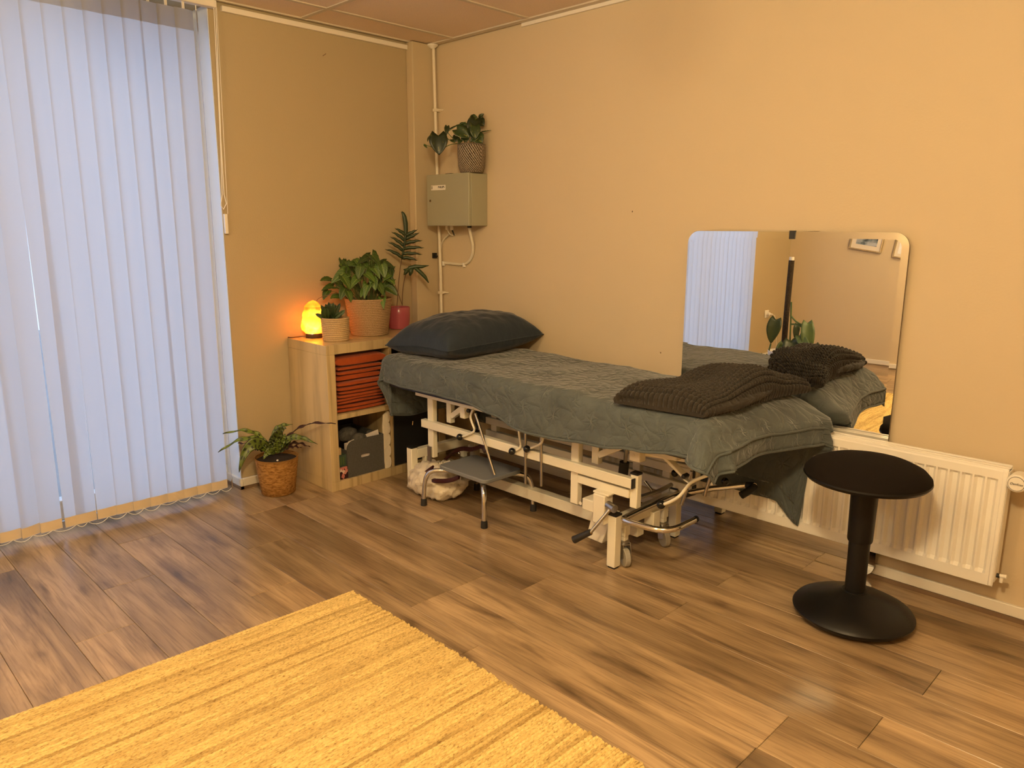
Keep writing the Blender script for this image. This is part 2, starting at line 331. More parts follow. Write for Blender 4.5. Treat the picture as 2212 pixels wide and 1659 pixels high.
# ------------------------------------------------------------------ mesh builder
WL = {}                                             # world position of every object's origin
class MB:
    def __init__(s): s.v = []; s.f = []; s.uv = {}
    def add(s, vs, fs, uvs=None):
        o = len(s.v); s.v += [tuple(p) for p in vs]
        for i, f in enumerate(fs):
            s.f.append(tuple(o+k for k in f))
            if uvs: s.uv[len(s.f)-1] = uvs[i]
        return s
    def box(s, x0, x1, y0, y1, z0, z1):
        return s.add([(x0, y0, z0), (x1, y0, z0), (x1, y1, z0), (x0, y1, z0), (x0, y0, z1), (x1, y0, z1), (x1, y1, z1), (x0, y1, z1)],
                     [(3, 2, 1, 0), (4, 5, 6, 7), (0, 1, 5, 4), (1, 2, 6, 5), (2, 3, 7, 6), (3, 0, 4, 7)])
    def bar(s, p, q, w, h, up=(0, 0, 1)):
        p, q = Vector(p), Vector(q); d = (q-p).normalized(); up = Vector(up)
        if abs(d.dot(up)) > .98: up = Vector((0, 1, 0))
        a = d.cross(up).normalized()*(w/2); b = a.cross(d).normalized()*(h/2)
        vs = [p-a-b, p+a-b, p+a+b, p-a+b, q-a-b, q+a-b, q+a+b, q-a+b]
        return s.add(vs, [(0, 1, 2, 3), (7, 6, 5, 4), (4, 5, 1, 0), (5, 6, 2, 1), (6, 7, 3, 2), (7, 4, 0, 3)])
    def tube(s, pts, r, n=12, caps=True, smooth=0):
        P = [Vector(p) for p in pts]
        if smooth:                                   # round the bends
            for _ in range(smooth):
                Q = [P[0]]
                for a, b in zip(P, P[1:]): Q += [a*.75+b*.25, a*.25+b*.75]
                P = Q[:1]+Q[1:]+[P[-1]]
        R = r if isinstance(r, (list, tuple)) else [r]*len(P)
        if len(R) != len(P): R = [R[0]+(R[-1]-R[0])*i/(len(P)-1) for i in range(len(P))]
        t0 = (P[1]-P[0]).normalized(); nrm = t0.orthogonal().normalized(); vs = []; fs = []
        for i, p in enumerate(P):
            t = ((P[min(i+1, len(P)-1)]-P[max(i-1, 0)])).normalized()
            nrm = (nrm - t*nrm.dot(t)).normalized(); bn = t.cross(nrm)
            for k in range(n):
                a = 2*PI*k/n; vs.append(p + (nrm*math.cos(a)+bn*math.sin(a))*R[i])
        for i in range(len(P)-1):
            for k in range(n): k2 = (k+1) % n; fs.append((i*n+k, i*n+k2, (i+1)*n+k2, (i+1)*n+k))
        if caps: fs += [tuple(range(n-1, -1, -1)), tuple((len(P)-1)*n+k for k in range(n))]
        return s.add(vs, fs)
    def lathe(s, prof, c=(0, 0, 0), n=32, axis='z', wob=None, uvs=(1, 1)):
        vs = []; fs = []; us = []; m = len(prof)
        for i, (r, z) in enumerate(prof):
            for k in range(n):
                a = 2*PI*k/n; rr = r*(wob(a, z) if wob else 1); x, y = rr*math.cos(a), rr*math.sin(a)
                p = (x, y, z) if axis == 'z' else ((z, x, y) if axis == 'x' else (y, z, x))
                vs.append((c[0]+p[0], c[1]+p[1], c[2]+p[2]))
        for i in range(m-1):
            for k in range(n):
                k2 = (k+1) % n; fs.append((i*n+k, i*n+k2, (i+1)*n+k2, (i+1)*n+k))
                u0, u1, v0, v1 = k/n*uvs[0], (k+1)/n*uvs[0], i/(m-1)*uvs[1], (i+1)/(m-1)*uvs[1]
                us.append(((u0, v0), (u1, v0), (u1, v1), (u0, v1)))
        if prof[0][0] > 1e-4: fs.append(tuple(range(n-1, -1, -1))); us.append(tuple((0, 0) for _ in range(n)))
        if prof[-1][0] > 1e-4: fs.append(tuple((m-1)*n+k for k in range(n))); us.append(tuple((0, 0) for _ in range(n)))
        return s.add(vs, fs, us)
    def ball(s, c, r, n=16, sq=(1, 1, 1)):
        prof = [(max(r*math.sin(PI*i/(n//2)), 1e-5), -r*math.cos(PI*i/(n//2))) for i in range(n//2+1)]
        o = len(s.v); s.lathe(prof, (0, 0, 0), n)
        for i in range(o, len(s.v)): p = s.v[i]; s.v[i] = (c[0]+p[0]*sq[0], c[1]+p[1]*sq[1], c[2]+p[2]*sq[2])
        return s
    def grid(s, fn, nu, nv, uvf=None, flip=False, wrap=False):
        vs = [fn(i/nu, j/nv) for i in range(nu+1) for j in range(nv+1)]; fs = []; us = []
        for i in range(nu):
            for j in range(nv):
                a = i*(nv+1)+j; q = (a, a+nv+1, a+nv+2, a+1); w_ = ((i, j), (i+1, j), (i+1, j+1), (i, j+1))
                if flip: q = q[::-1]; w_ = w_[::-1]
                fs.append(q); us.append(tuple((uvf(k/nu, l/nv) if uvf else (k/nu, l/nv)) for k, l in w_))
        return s.add(vs, fs, us)
    def prism(s, poly, fn, t):
        """poly of 2D points, fn maps (a, b, depth) to 3D"""
        n = len(poly); vs = [fn(a, b, 0) for a, b in poly]+[fn(a, b, t) for a, b in poly]
        return s.add(vs, [tuple(range(n)), tuple(range(2*n-1, n-1, -1))]+[(i, i+n, (i+1) % n+n, (i+1) % n) for i in range(n)])
    def mesh(s, name, o=(0, 0, 0), smooth=35):
        me = bpy.data.meshes.new(name); me.from_pydata([(p[0]-o[0], p[1]-o[1], p[2]-o[2]) for p in s.v], [], s.f)
        if s.uv:
            ul = me.uv_layers.new(name='UVMap')
            for p in me.polygons:
                u = s.uv.get(p.index)
                if u:
                    for k, li in enumerate(p.loop_indices): ul.data[li].uv = u[k]
        if smooth:
            me.polygons.foreach_set('use_smooth', [True]*len(me.polygons)); me.set_sharp_from_angle(angle=math.radians(smooth))
        me.update(); return me
    def build(s, name, m, parent=None, smooth=35, bevel=0, fix=False, at=None):
        o = WL[parent.name] if parent else (Vector(at) if at is not None else Vector((0, 0, 0)))
        me = s.mesh(name, o, smooth); me.materials.append(M[m] if isinstance(m, str) else m)
        if fix:
            import bmesh
            bm = bmesh.new(); bm.from_mesh(me); bmesh.ops.recalc_face_normals(bm, faces=bm.faces); bm.to_mesh(me); bm.free()
        ob = bpy.data.objects.new(name, me); COL.objects.link(ob)
        if parent: ob.parent = parent
        else: ob.location = o
        WL[ob.name] = o
        if bevel:
            bv = ob.modifiers.new('bevel', 'BEVEL'); bv.width = bevel; bv.segments = 2; bv.limit_method = 'ANGLE'; bv.angle_limit = math.radians(40)
            bv.harden_normals = False
        return ob
def thing(name, label, cat, loc, group=None):
    o = bpy.data.objects.new(name, None); COL.objects.link(o); o.location = loc; o.empty_display_size = .05
    WL[o.name] = Vector(loc); return tag(o, label, cat, group)
def tag(o, label=None, cat=None, group=None, kind=None):
    if label: o['label'] = label
    if cat: o['category'] = cat
    if group: o['group'] = group
    if kind: o['kind'] = kind
    return o
def struct(o, label=None):
    o['kind'] = 'structure'
    if label: o['label'] = label
    return o
def share(src, name, parent, dx):
    o = bpy.data.objects.new(name, src.data); COL.objects.link(o); o.parent = parent; o.location = src.location + Vector(dx); WL[o.name] = WL[parent.name]; return o
def nz(x, y, z=0): return noise.noise(Vector((x, y, z)))
def lerp(a, b, t): return a+(b-a)*t
def interp(xs, t):
    for (a, va), (b, vb) in zip(xs, xs[1:]):
        if t <= b: k = max(0, (t-a)/(b-a)); k = k*k*(3-2*k); return va+(vb-va)*k
    return xs[-1][1]
def text(body, size, m, parent, origin, xdir, ydir, name, shear=0, ext=.0006):
    cu = bpy.data.curves.new(name, 'FONT'); cu.body = body; cu.size = size; cu.extrude = ext; cu.align_x = 'CENTER'; cu.align_y = 'CENTER'; cu.shear = shear
    tmp = bpy.data.objects.new('tmp', cu); me = bpy.data.meshes.new_from_object(tmp); bpy.data.objects.remove(tmp)
    X, Y = Vector(xdir).normalized(), Vector(ydir).normalized(); Z = X.cross(Y); O = WL[parent.name]
    for v in me.vertices: v.co = Vector(origin)+X*v.co.x+Y*v.co.y+Z*v.co.z-O
    me.materials.append(M[m]); ob = bpy.data.objects.new(name, me); COL.objects.link(ob); ob.parent = parent; WL[ob.name] = O; return ob

# ------------------------------------------------------------------ the room
XE, YE, H = 5.3, -5.13, 2.445                       # far ends and ceiling height
WY0, WY1 = -1.345, -4.30                            # window opening
fl = struct(MB().box(-.16, XE+.2, YE-.2, .2, -.15, -.009).build('floor', 'plinth'))
PW, PL = .193, 1.285
row = 0; y = -.146+PW*1
joint = {2: 3.207, 6: 2.963, 11: 1.079, 1: 2.396, 4: 3.16, 3: 2.385, 5: 1.68}
edges = [.047]
while edges[-1] > YE: edges.append(edges[-1]-PW)
for i in range(len(edges)-1):
    y1, y0 = edges[i], max(edges[i+1], YE)
    y1 = min(y1, 0)
    if y1-y0 < .02: continue
    j = joint.get(i-1, (i*.417) % PL)
    x = j
    while x > -.15: x -= PL
    while x < XE:
        a, b = max(x, -.155), min(x+PL, XE); x += PL
        if b-a < .02: continue
        g = .0006; c = .0014
        p = MB(); x0, x1, ya, yb = a+g, b-g, y0+g, y1-g
        p.add([(x0, ya, -.009), (x1, ya, -.009), (x1, yb, -.009), (x0, yb, -.009), (x0, ya, -c), (x1, ya, -c), (x1, yb, -c), (x0, yb, -c),
               (x0+c, ya+c, 0), (x1-c, ya+c, 0), (x1-c, yb-c, 0), (x0+c, yb-c, 0)],
              [(8, 9, 10, 11), (0, 1, 5, 4), (1, 2, 6, 5), (2, 3, 7, 6), (3, 0, 4, 7), (4, 5, 9, 8), (5, 6, 10, 9), (6, 7, 11, 10), (7, 4, 8, 11)])
        p.build('plank', 'floor', fl, smooth=0)
wl = MB(); T = .24
wl.box(-T, 0, WY0, .2, -.1, 2.7).box(-T, 0, YE-.2, WY1, -.1, 2.7).box(-T, 0, WY1, WY0, H-.02, 2.7)
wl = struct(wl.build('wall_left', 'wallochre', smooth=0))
wr = struct(MB().box(0, XE+.2, 0, .2, -.1, 2.7).build('wall_right', 'wall', smooth=0))
wb = struct(MB().box(0, XE+.2, YE-.2, YE, -.1, 2.7).build('wall_back', 'wall', smooth=0))
wf = struct(MB().box(XE, XE+.2, YE, 0, -.1, 2.7).build('wall_front', 'wall', smooth=0))
# little scar in the plaster, and the torn paint over the mirror
sc = MB(); a = onx(697, 121, .0); b = onx(704, 116, .0); sc.bar(a, b, .003, .004).build('scratch', 'plinth', wl)
pts = [(1497, 500), (1530, 497), (1560, 494), (1600, 494.5), (1650, 496), (1700, 497), (1760, 496.5), (1772, 499), (1700, 502), (1600, 502)]
MB().prism([tuple((ony(px, py, 0).x, ony(px, py, 0).z)) for px, py in pts], lambda a, b, d: (a, -.001-d, b), .004).build('torn_paint', 'wallgrey', wr, fix=True)
for px, py in ((1366, 457), (1427, 762)):
    q = ony(px, py, 0); MB().ball(q, .004, 8, (1, .4, 1)).build('paint_chip', 'plinth', wr)
# corner column
tr3 = struct(MB().box(0, .062, -.172, .0, 0, H).build('trim_3', 'wallgrey', bevel=.006))
# ceiling: slab, tiles lying in a metal grid, wall angles
ce = struct(MB().box(-.1, XE+.2, YE-.2, .2, H+.02, H+.12).build('ceiling', 'dark', smooth=0))
gx = [.27+.5965*i for i in range(-1, 9)]; gy = [.34-1.2*i for i in range(0, 6)]
for i in range(len(gx)):
    for j in range(len(gy)):
        x0, x1 = max(gx[i], .012), min(gx[i]+.5965, XE-.012); y1, y0 = min(gy[j], -.012), max(gy[j]-1.2, YE+.012)
        if x1-x0 < .05 or y1-y0 < .05: continue
        MB().box(x0+.003, x1-.003, y0+.003, y1-.003, H+.004, H+.018).build('ceiling_tile', 'ceiling', ce, smooth=0)
for gxx in gx:
    if .05 < gxx < XE: MB().box(gxx-.012, gxx+.012, YE+.01, -.012, H-.001, H+.004).build('grid_bar', 'grid', ce, smooth=0)
for gyy in gy:
    if YE < gyy < -.05: MB().box(.012, XE-.01, gyy-.012, gyy+.012, H-.0015, H+.0035).build('grid_bar', 'grid', ce, smooth=0)
MB().box(.010, .032, YE+.01, -.012, H-.003, H+.004).build('wall_angle', 'grid', ce, smooth=0)
MB().box(.010, XE-.01, -.050, -.012, H-.003, H+.004).build('wall_angle', 'grid', ce, smooth=0)
struct(MB().box(0, .022, -1.285, -.174, 2.402, 2.427).build('trim_1', 'trim', bevel=.002))
struct(MB().box(.786, XE, -.012, 0, 2.425, 2.444).build('trim_2', 'trim', bevel=.002))
# baseboards
b1 = MB().box(0, .016, WY0, -.174, .014, .058).box(-.235, 0, WY0-.016, WY0, .014, .058).box(0, .016, WY0-.016, WY0, .014, .058)
b1 = struct(b1.build('baseboard_left', 'base', bevel=.003))
MB().box(0, .021, WY0-.018, -.174, 0, .014).box(-.235, .021, WY0-.021, WY0, 0, .014).build('toe_strip', 'plinth', b1)
b2 = struct(MB().box(.064, XE, -.016, 0, .017, .060).build('baseboard_right', 'base', bevel=.003))
MB().box(.064, XE, -.020, 0, 0, .017).build('toe_strip', 'plinth', b2)
b3 = struct(MB().box(0, XE, YE, YE+.016, .014, .060).build('baseboard_back', 'base', bevel=.003))
b4 = struct(MB().box(0, .016, YE+.017, WY1, .014, .060).build('baseboard_corner', 'base', bevel=.003))
# window behind the blinds
wn = MB(); fx0, fx1 = -.235, -.165
wn.box(fx0, fx1, WY1, WY0-.0005, .0, .10).box(fx0, fx1, WY1, WY0-.0005, H-.09, H-.021).box(fx0, fx1, WY0-.07, WY0-.0005, .10, H-.09).box(fx0, fx1, WY1, WY1+.07, .10, H-.09)
wn = struct(wn.build('window_1', 'winframe', bevel=.003))
for yy in (-2.33, -3.32): MB().box(fx0, fx1, yy-.04, yy+.04, .10, H-.09).build('mullion', 'winframe', wn)
MB().box(-.165, -.002, WY0-.004, WY0-.0008, .058, H-.021).build('reveal_lining', 'winframe', wn)
MB().box(-.165, -.002, WY1+.0008, WY1+.004, .0, H-.021).build('reveal_lining', 'winframe', wn)
for a, b in ((WY1+.07, -3.36), (-3.28, -2.37), (-2.29, WY0-.07)):
    for z0, z1 in ((.10, H-.09),): MB().box(-.203, -.197, a, b, z0, z1).build('pane', 'glass', wn, smooth=0)
struct(MB().box(-9, -.24, -9, 4, -.25, -.13).build('ground', 'ground', smooth=0))

# ------------------------------------------------------------------ ceiling lamps (above and beside the viewer)
for k, lb in enumerate(('over the jute rug', 'above the viewer', 'near the back wall')):
    p = LAMPS[k][0]
    t = thing('globe_lamp', 'round warm globe lamp hanging from the ceiling '+lb, 'lamp', (p[0], p[1], H), 'hanging globe lamps')
    MB().lathe([(.05, 0), (.052, -.004), (.052, -.018), (.012, -.024)], (p[0], p[1], H-.0035), 32).build('ceiling_rose', 'white', t)
    MB().tube([(p[0], p[1], H-.02), (p[0], p[1], p[2]+.10)], .006, 10).build('stem', 'white', t)
    MB().ball(p, .11, 32).build('glass_globe', M['lampglow'][k], t, smooth=80)

# ------------------------------------------------------------------ vertical blind
bl = thing('vertical_blind', 'floor length white vertical slat blind covering the tall window', 'blind', (.03, -2.8, 0))
MB().box(.008, .048, WY1-.01, -1.322, 2.404, 2.437).build('head_rail', 'trim', bl, bevel=.003)
def slat_mesh():
    mb = MB()
    def f(u, v): yy = (u-.5)*.089; return (.004*(1-(2*u-1)**2), yy, .034+v*2.340)
    mb.grid(f, 6, 12); return mb
sm = slat_mesh().mesh('slat'); sm.materials.append(M['blind'])
hm = MB().grid(lambda u, v: (.004*(1-(2*u-1)**2)+.0012, (u-.5)*.0885, .036+v*.046), 6, 1).grid(lambda u, v: (.004*(1-(2*u-1)**2)-.0012, (u-.5)*.0885, .036+v*.046), 6, 1, flip=True).mesh('weight'); hm.materials.append(M['blindhem'])
th_ = MB().grid(lambda u, v: (.004*(1-(2*u-1)**2)+.0010, (u-.5)*.0885, 2.285+v*.088), 6, 1).grid(lambda u, v: (.004*(1-(2*u-1)**2)-.0010, (u-.5)*.0885, 2.285+v*.088), 6, 1, flip=True).mesh('top_hem'); th_.materials.append(M['blind'])
hk = MB().box(-.002, .002, -.006, .006, 2.372, 2.405).mesh('hanger'); hk.materials.append(M['white'])
SL = []
special = {0: (66, -.018, -.002), 1: (5, -.006, 0), 4: (4, .006, .004), 9: (5, -.016, 0), 10: (8, .016, 0), 12: (22, -.004, 0)}
for i in range(37):
    yc = -1.398-.0782*i
    ang, lean, dx = special.get(i, (random.uniform(3.5, 7.5), random.uniform(-.004, .004), random.uniform(-.003, .003)))
    s_ = bpy.data.objects.new('slat', sm); COL.objects.link(s_); s_.parent = bl; WL[s_.name] = WL[bl.name]
    s_.location = (dx, yc+2.8, 0); s_.rotation_euler = (lean/2.35, 0, math.radians(ang))
    s_.location.y += lean
    h_ = bpy.data.objects.new('weight', hm); COL.objects.link(h_); h_.parent = s_
    h2 = bpy.data.objects.new('top_hem', th_); COL.objects.link(h2); h2.parent = s_
    k_ = bpy.data.objects.new('hanger', hk); COL.objects.link(k_); k_.parent = s_
    SL.append((dx+.03, yc+lean))
# bead chain linking the hems
for (xa, ya), (xb, yb) in zip(SL, SL[1:]):
    n = 9; sag = random.uniform(.012, .024); m_ = MB()
    m_.tube([(lerp(xa, xb, k/n)+.012, lerp(ya, yb, k/n), max(.040-4*sag*(k/n)*(1-k/n), .004)) for k in range(n+1)], .0016, 6)
    m_.build('bead_chain', 'white', bl)
# control cords and weight at the right end
p0 = onx(462, 16, .035)
m_ = MB(); m_.tube([p0, onx(476, 300, .03), onx(480, 420, .03), onx(477, 444, .03), onx(483, 452, .03), onx(489, 440, .03), onx(484, 420, .03), onx(477, 300, .03), onx(466, 16, .035)], .0022, 6); m_.build('pull_cord', 'white', bl)
m_ = MB(); m_.tube([onx(468, 16, .03), onx(492, 462, .03)], .0016, 6); m_.build('tilt_cord', 'white', bl)
a = onx(486, 462, .03); b = onx(496, 505, .03); MB().box(.006, .024, min(a.y, b.y), max(a.y, b.y), b.z, a.z).build('cord_weight', 'white', bl, bevel=.003)

# ------------------------------------------------------------------ jute rug
rg = thing('jute_rug', 'golden braided jute rug lying on the wood floor in the foreground', 'rug', (1.43, -1.586, 0))
def braid(ph):
    Ln, P, Wd, Ht = 2.3, .0150, .0128, .0078; mb = MB(); ns = 620; cs = 6; vs = []; fs = []
    for i in range(ns+1):
        yy = -Ln*i/ns; wob = .0011*nz(ph, yy*9); wd = Wd*(1+.12*nz(ph+7, yy*16))
        for k in range(cs+1):
            u = k/cs*2-1
            br = .5+.5*math.cos(2*PI*(yy/P + abs(u)*.55 + ph*3.1)); e = math.sqrt(max(0, 1-u*u))
            h = Ht*(.18+.82*e)*(.66+.34*br) if abs(u) < .99 else .0008
            vs.append((u*wd/2*(1+.10*br)+wob, yy, h))
    for i in range(ns):
        for k in range(cs): a = i*(cs+1)+k; fs.append((a, a+1, a+cs+2, a+cs+1))
    return mb.add(vs, fs)
bms = [braid(k*1.7).mesh('braid_row', smooth=60) for k in range(4)]
for b in bms: b.materials.append(M['jute'])
NR = 132
for i in range(NR):
    o = bpy.data.objects.new('braid_row', bms[random.randrange(4)]); COL.objects.link(o); o.parent = rg
    o.location = (.0125*i, random.uniform(-.006, .004), random.uniform(0, .0007)); o.rotation_euler = (0, 0, -.036*(1-i/NR)**1.2+random.uniform(-.0008, .0008))
MB().box(1.435, 1.43+.0125*NR-.01, -3.86, -1.60, .0002, .0009).build('backing', 'plinth', rg, smooth=0)

# ------------------------------------------------------------------ mirror standing behind the radiator
MX0, MX1, MZ1, MYF = 1.872, 2.812, 1.378, -.0285
mi = thing('wall_mirror', 'tall mirror with rounded corners standing on the floor behind the radiator', 'mirror', (2.34, -.025, 0))
def rrect(x0, x1, z0, z1, r, n=8):
    pts = []
    for cx, cz, a0 in ((x1-r, z1-r, 0), (x0+r, z1-r, 90), (x0+r, z0+r, 180), (x1-r, z0+r, 270)):
        for k in range(n+1): a = math.radians(a0+90*k/n); pts.append((cx+r*math.cos(a), cz+r*math.sin(a)))
    return pts
ou = rrect(MX0, MX1, .002, MZ1, .055); inn = rrect(MX0+.026, MX1-.026, .028, MZ1-.026, .030)
n = len(ou)
MB().add([(x, MYF, z) for x, z in inn], [tuple(range(n))[::-1]]).build('mirror_glass', 'mirror', mi, smooth=0, fix=False)
MB().add([(x, MYF, z) for x, z in inn]+[(x, MYF+.0014, z) for x, z in ou], [(i, i+n, (i+1) % n+n, (i+1) % n)[::-1] for i in range(n)]).build('bevelled_edge', 'mirror', mi, smooth=0)
MB().add([(x, MYF+.0014, z) for x, z in ou]+[(x, MYF+.0065, z) for x, z in ou], [(i, i+n, (i+1) % n+n, (i+1) % n)[::-1] for i in range(n)]+[tuple(range(n, 2*n))]).build('back_board', 'mirroredge', mi, smooth=0, fix=True)
q = ony(1711, 507, MYF-.003); MB().box(q.x-.012, q.x+.012, MYF-.004, MYF+.008, MZ1-.03, MZ1+.004).build('clip', 'darkgrip', mi)

# ------------------------------------------------------------------ radiator
RX0, RX1, RZ0, RZ1, RF, RB = 1.46, 3.236, .152, .585, -.118, -.045
ra = thing('radiator', 'white ribbed panel radiator low on the wall', 'radiator', (2.35, -.08, 0))
def plate(yf, sgn, name):
    mb = MB(); prof = [(RX0, yf)]; x = RX0+.030; p = .0392
    while x+p < RX1-.020:
        prof += [(x, yf), (x+.009, yf+sgn*.0115), (x+.024, yf+sgn*.0115), (x+.033, yf)]; x += p
    prof.append((RX1, yf)); zs = [RZ0+.058, RZ1-.052]
    vs = []; fs = []; m = len(prof)
    rows = [(RZ0+.040, 0), (RZ0+.052, 1), (RZ1-.050, 1), (RZ1-.040, 0)]
    for z, on in rows:
        for xx, yy in prof: vs.append((xx, yy if on else yf, z))
    for r_ in range(3):
        for k in range(m-1): fs.append((r_*m+k, r_*m+k+1, (r_+1)*m+k+1, (r_+1)*m+k))
    mb.add(vs, fs)
    for z0, z1 in ((RZ0, RZ0+.040), (RZ1-.040, RZ1-.012)):
        mb.add([(RX0, yf, z0), (RX1, yf, z0), (RX1, yf, z1), (RX0, yf, z1)], [(0, 1, 2, 3)])
    mb.add([(RX0, yf, RZ1-.012), (RX1, yf, RZ1-.012), (RX1, yf-sgn*-.008, RZ1-.002), (RX0, yf-sgn*-.008, RZ1-.002)], [(0, 1, 2, 3)])
    mb.add([(RX0, yf, RZ0), (RX1, yf, RZ0), (RX1, yf+.012, RZ0-.006), (RX0, yf+.012, RZ0-.006)], [(3, 2, 1, 0)])
    return mb.build(name, 'radiator', ra, smooth=25, fix=False)
plate(RF, 1, 'front_panel'); 
MB().box(RX0, RX1-.004, RB-.006, RB, RZ0, RZ1-.012).build('back_panel', 'radiator', ra, bevel=.003)
MB().box(RX1-.003, RX1+.0015, RF+.012, RB-.004, RZ0+.012, RZ1-.012).build('side_cover', 'radiator', ra, bevel=.001)
MB().box(RX0-.0015, RX0+.003, RF+.012, RB-.004, RZ0+.012, RZ1-.012).build('side_cover', 'radiator', ra, bevel=.001)
g = MB().box(RX0, RX1-.002, RF+.004, RF+.016, RZ1-.012, RZ1).box(RX0, RX1-.002, RB-.016, RB-.001, RZ1-.012, RZ1).box(RX0, RX1-.002, RF+.030, RF+.046, RZ1-.008, RZ1-.001)
g.build('top_grille', 'radiator', ra, bevel=.002)
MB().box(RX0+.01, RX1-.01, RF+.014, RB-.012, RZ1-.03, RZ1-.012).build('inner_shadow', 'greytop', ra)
MB().box(RX1-.016, RX1-.001, RF-.003, RF+.012, RZ0, RZ1-.006).build('edge_bead', 'radiator', ra, bevel=.004)
# thermostat head: its round cap faces the room
tv = ony(2196, 1045, RF-.02)
v = MB(); v.tube([(RX1-.01, -.082, tv.z+.004), (tv.x+.012, -.082, tv.z+.004)], .009).build('valve_body', 'steel', ra)
hd = MB().lathe([(.031, .0), (.0325, .040), (.030, .056), (.026, .060)], (tv.x, -.082, tv.z), 32, 'y')
o = MB()
o.v = [(x, -.082-(yy+.082), z) for x, yy, z in hd.v]; o.f = [f[::-1] for f in hd.f]
o = o.build('thermostat_head', 'white', ra)
MB().lathe([(.0245, 0), (.0250, .0006), (.0238, .0012)], (tv.x, -.1430, tv.z), 32, 'y').build('dial_ring', 'darkgrip', ra, fix=True)
MB().lathe([(.0236, 0), (.0234, .0012), (.001, .0014)], (tv.x, -.1434, tv.z), 32, 'y').build('dial_face', 'white', ra, fix=True)
text('Danfoss', .0115, 'darkgrip', ra, (tv.x, -.1444, tv.z-.001), (1, 0, 0), (0, 0, 1), 'dial_script', .3, .0002)
bv = ony(2158, 1244, -.08)
MB().tube([(RX1-.01, -.08, bv.z), (RX1+.012, -.08, bv.z)], .008).build('lockshield_body', 'darkgrip', ra)
MB().tube([(RX1+.011, -.08, bv.z+.001), (RX1+.032, -.08, bv.z+.004)], .0075).tube([(RX1+.017, -.08, bv.z), (RX1+.017, -.08, bv.z-.022)], .006).build('lockshield_cap', 'white', ra)
for xx in (2.0, 2.9): MB().box(xx-.012, xx+.012, RB, -.032, .2, .5).build('bracket', 'radiator', ra)

# ------------------------------------------------------------------ sway stool
sx, sy = 2.872, -.402
st = thing('sway_stool', 'black round sway stool with domed base beside the radiator', 'stool', (sx, sy, 0))
MB().lathe([(.08, .002), (.185, .010), (.2035, .026), (.206, .034), (.198, .045), (.15, .070), (.09, .090), (.055, .102), (.042, .108), (.0415, .112)], (sx, sy, 0), 64).build('base', 'stool', st, smooth=50)
MB().lathe([(.034, .10), (.036, .30), (.0361, .312), (.0361, .318)], (sx, sy, 0), 40).build('lower_post', 'stool', st)
MB().lathe([(.0405, .300), (.0425, .306), (.0455, .49), (.046, .505)], (sx, sy, 0), 40).build('upper_post', 'stool', st)
MB().lathe([(.05, .502), (.14, .512), (.199, .530), (.2075, .541), (.206, .547)], (sx, sy, 0), 64).build('seat_pan', 'stool', st)
MB().lathe([(.206, .547), (.2045, .556), (.188, .574), (.15, .592), (.09, .604), (.03, .608), (.0005, .608)], (sx, sy, 0), 64).build('seat_cushion', 'stoolseat', st, smooth=60)

# ------------------------------------------------------------------ electrical box, conduit and cables in the corner
eb = thing('electrical_box', 'grey green metal electrical cabinet mounted on the wall in the corner', 'cabinet', (.32, -.07, 1.40))
EX0, EX1, EZ0, EZ1 = .140, .512, 1.398, 1.690
MB().box(EX0, EX1, -.126, -.0005, EZ0, EZ1).build('body', 'greenbox', eb, bevel=.003)
MB().box(EX0+.004, EX1-.004, -.1275, -.1255, EZ0+.004, EZ1-.004).build('gasket', 'rubber', eb)
MB().box(EX0-.001, EX1+.001, -.146, -.129, EZ0-.001, EZ1+.001).build('door', 'greenbox', eb, bevel=.003)
q = ony(930, 434, -.147); MB().lathe([(.010, 0), (.009, .003), (.006, .004)], (q.x, -.1495, q.z), 20, 'y').build('lock', 'chrome', eb, fix=True)
MB().lathe([(.0055, 0), (.0005, .0004)], (q.x, -.1500, q.z), 12, 'y').build('keyhole', 'black', eb, fix=True)
a = ony(931, 401, -.1475); b = ony(962, 409, -.1475)
MB().box(a.x, b.x, -.1468, -.1458, b.z-.002, a.z).build('nameplate', 'white', eb)
qa = ony(953, 404.5, -.1476)
text('PHILIPS', .0185, 'black', eb, (qa.x, -.1474, qa.z), (1, 0, 0), (0, 0, 1), 'lettering')
MB().box(a.x+.004, a.x+.013, -.1474, -.1466, b.z+.004, a.z-.004).build('emblem', 'steel', eb)
for px in (966, 976):
    q = ony(px, 489, -.06); MB().lathe([(.012, 0), (.012, -.02), (.009, -.026)], (q.x, -.06, EZ0), 16).build('cable_gland', 'pipe', eb)
q = ony(1014, 490, -.06); MB().lathe([(.013, 0), (.013, -.012)], (q.x, -.06, EZ0), 16).build('cable_gland', 'black', eb)
MB().tube([(q.x, -.06, EZ0-.01), ony(1016, 505, -.045), ony(1022, 530, -.02), ony(1021, 552, -.008), ony(1012, 567, -.008), ony(1000, 572, -.008), ony(960, 568, -.008), ony(950, 566, -.012)], .0085, 10, smooth=2).build('cable', 'cable', eb)
for px, py in ((960, 569), (1004, 572)): q = ony(px, py, -.004); MB().box(q.x-.008, q.x+.008, -.018, 0, q.z-.014, q.z+.012).build('cable_clip', 'white', eb, bevel=.003)
MB().tube([ony(966, 494, -.06), ony(970, 505, -.05), ony(978, 509, -.02), ony(984, 507, -.004)], .003, 8, smooth=2).build('thin_wire', 'cable', eb)
MB().tube([ony(976, 494, -.06), ony(979, 503, -.04), ony(981, 508, -.01)], .0045, 8, smooth=2).build('black_wire', 'black', eb)
MB().tube([ony(970, 506, -.02), ony(955, 520, -.006), ony(951, 545, -.006), ony(950, 560, -.012)], .005, 8, smooth=2).build('thin_wire', 'cable', eb)
q = ony(975, 373, -.1); MB().box(q.x-.03, q.x+.02, -.12, -.09, EZ1, EZ1+.006).build('top_knockout', 'black', eb)
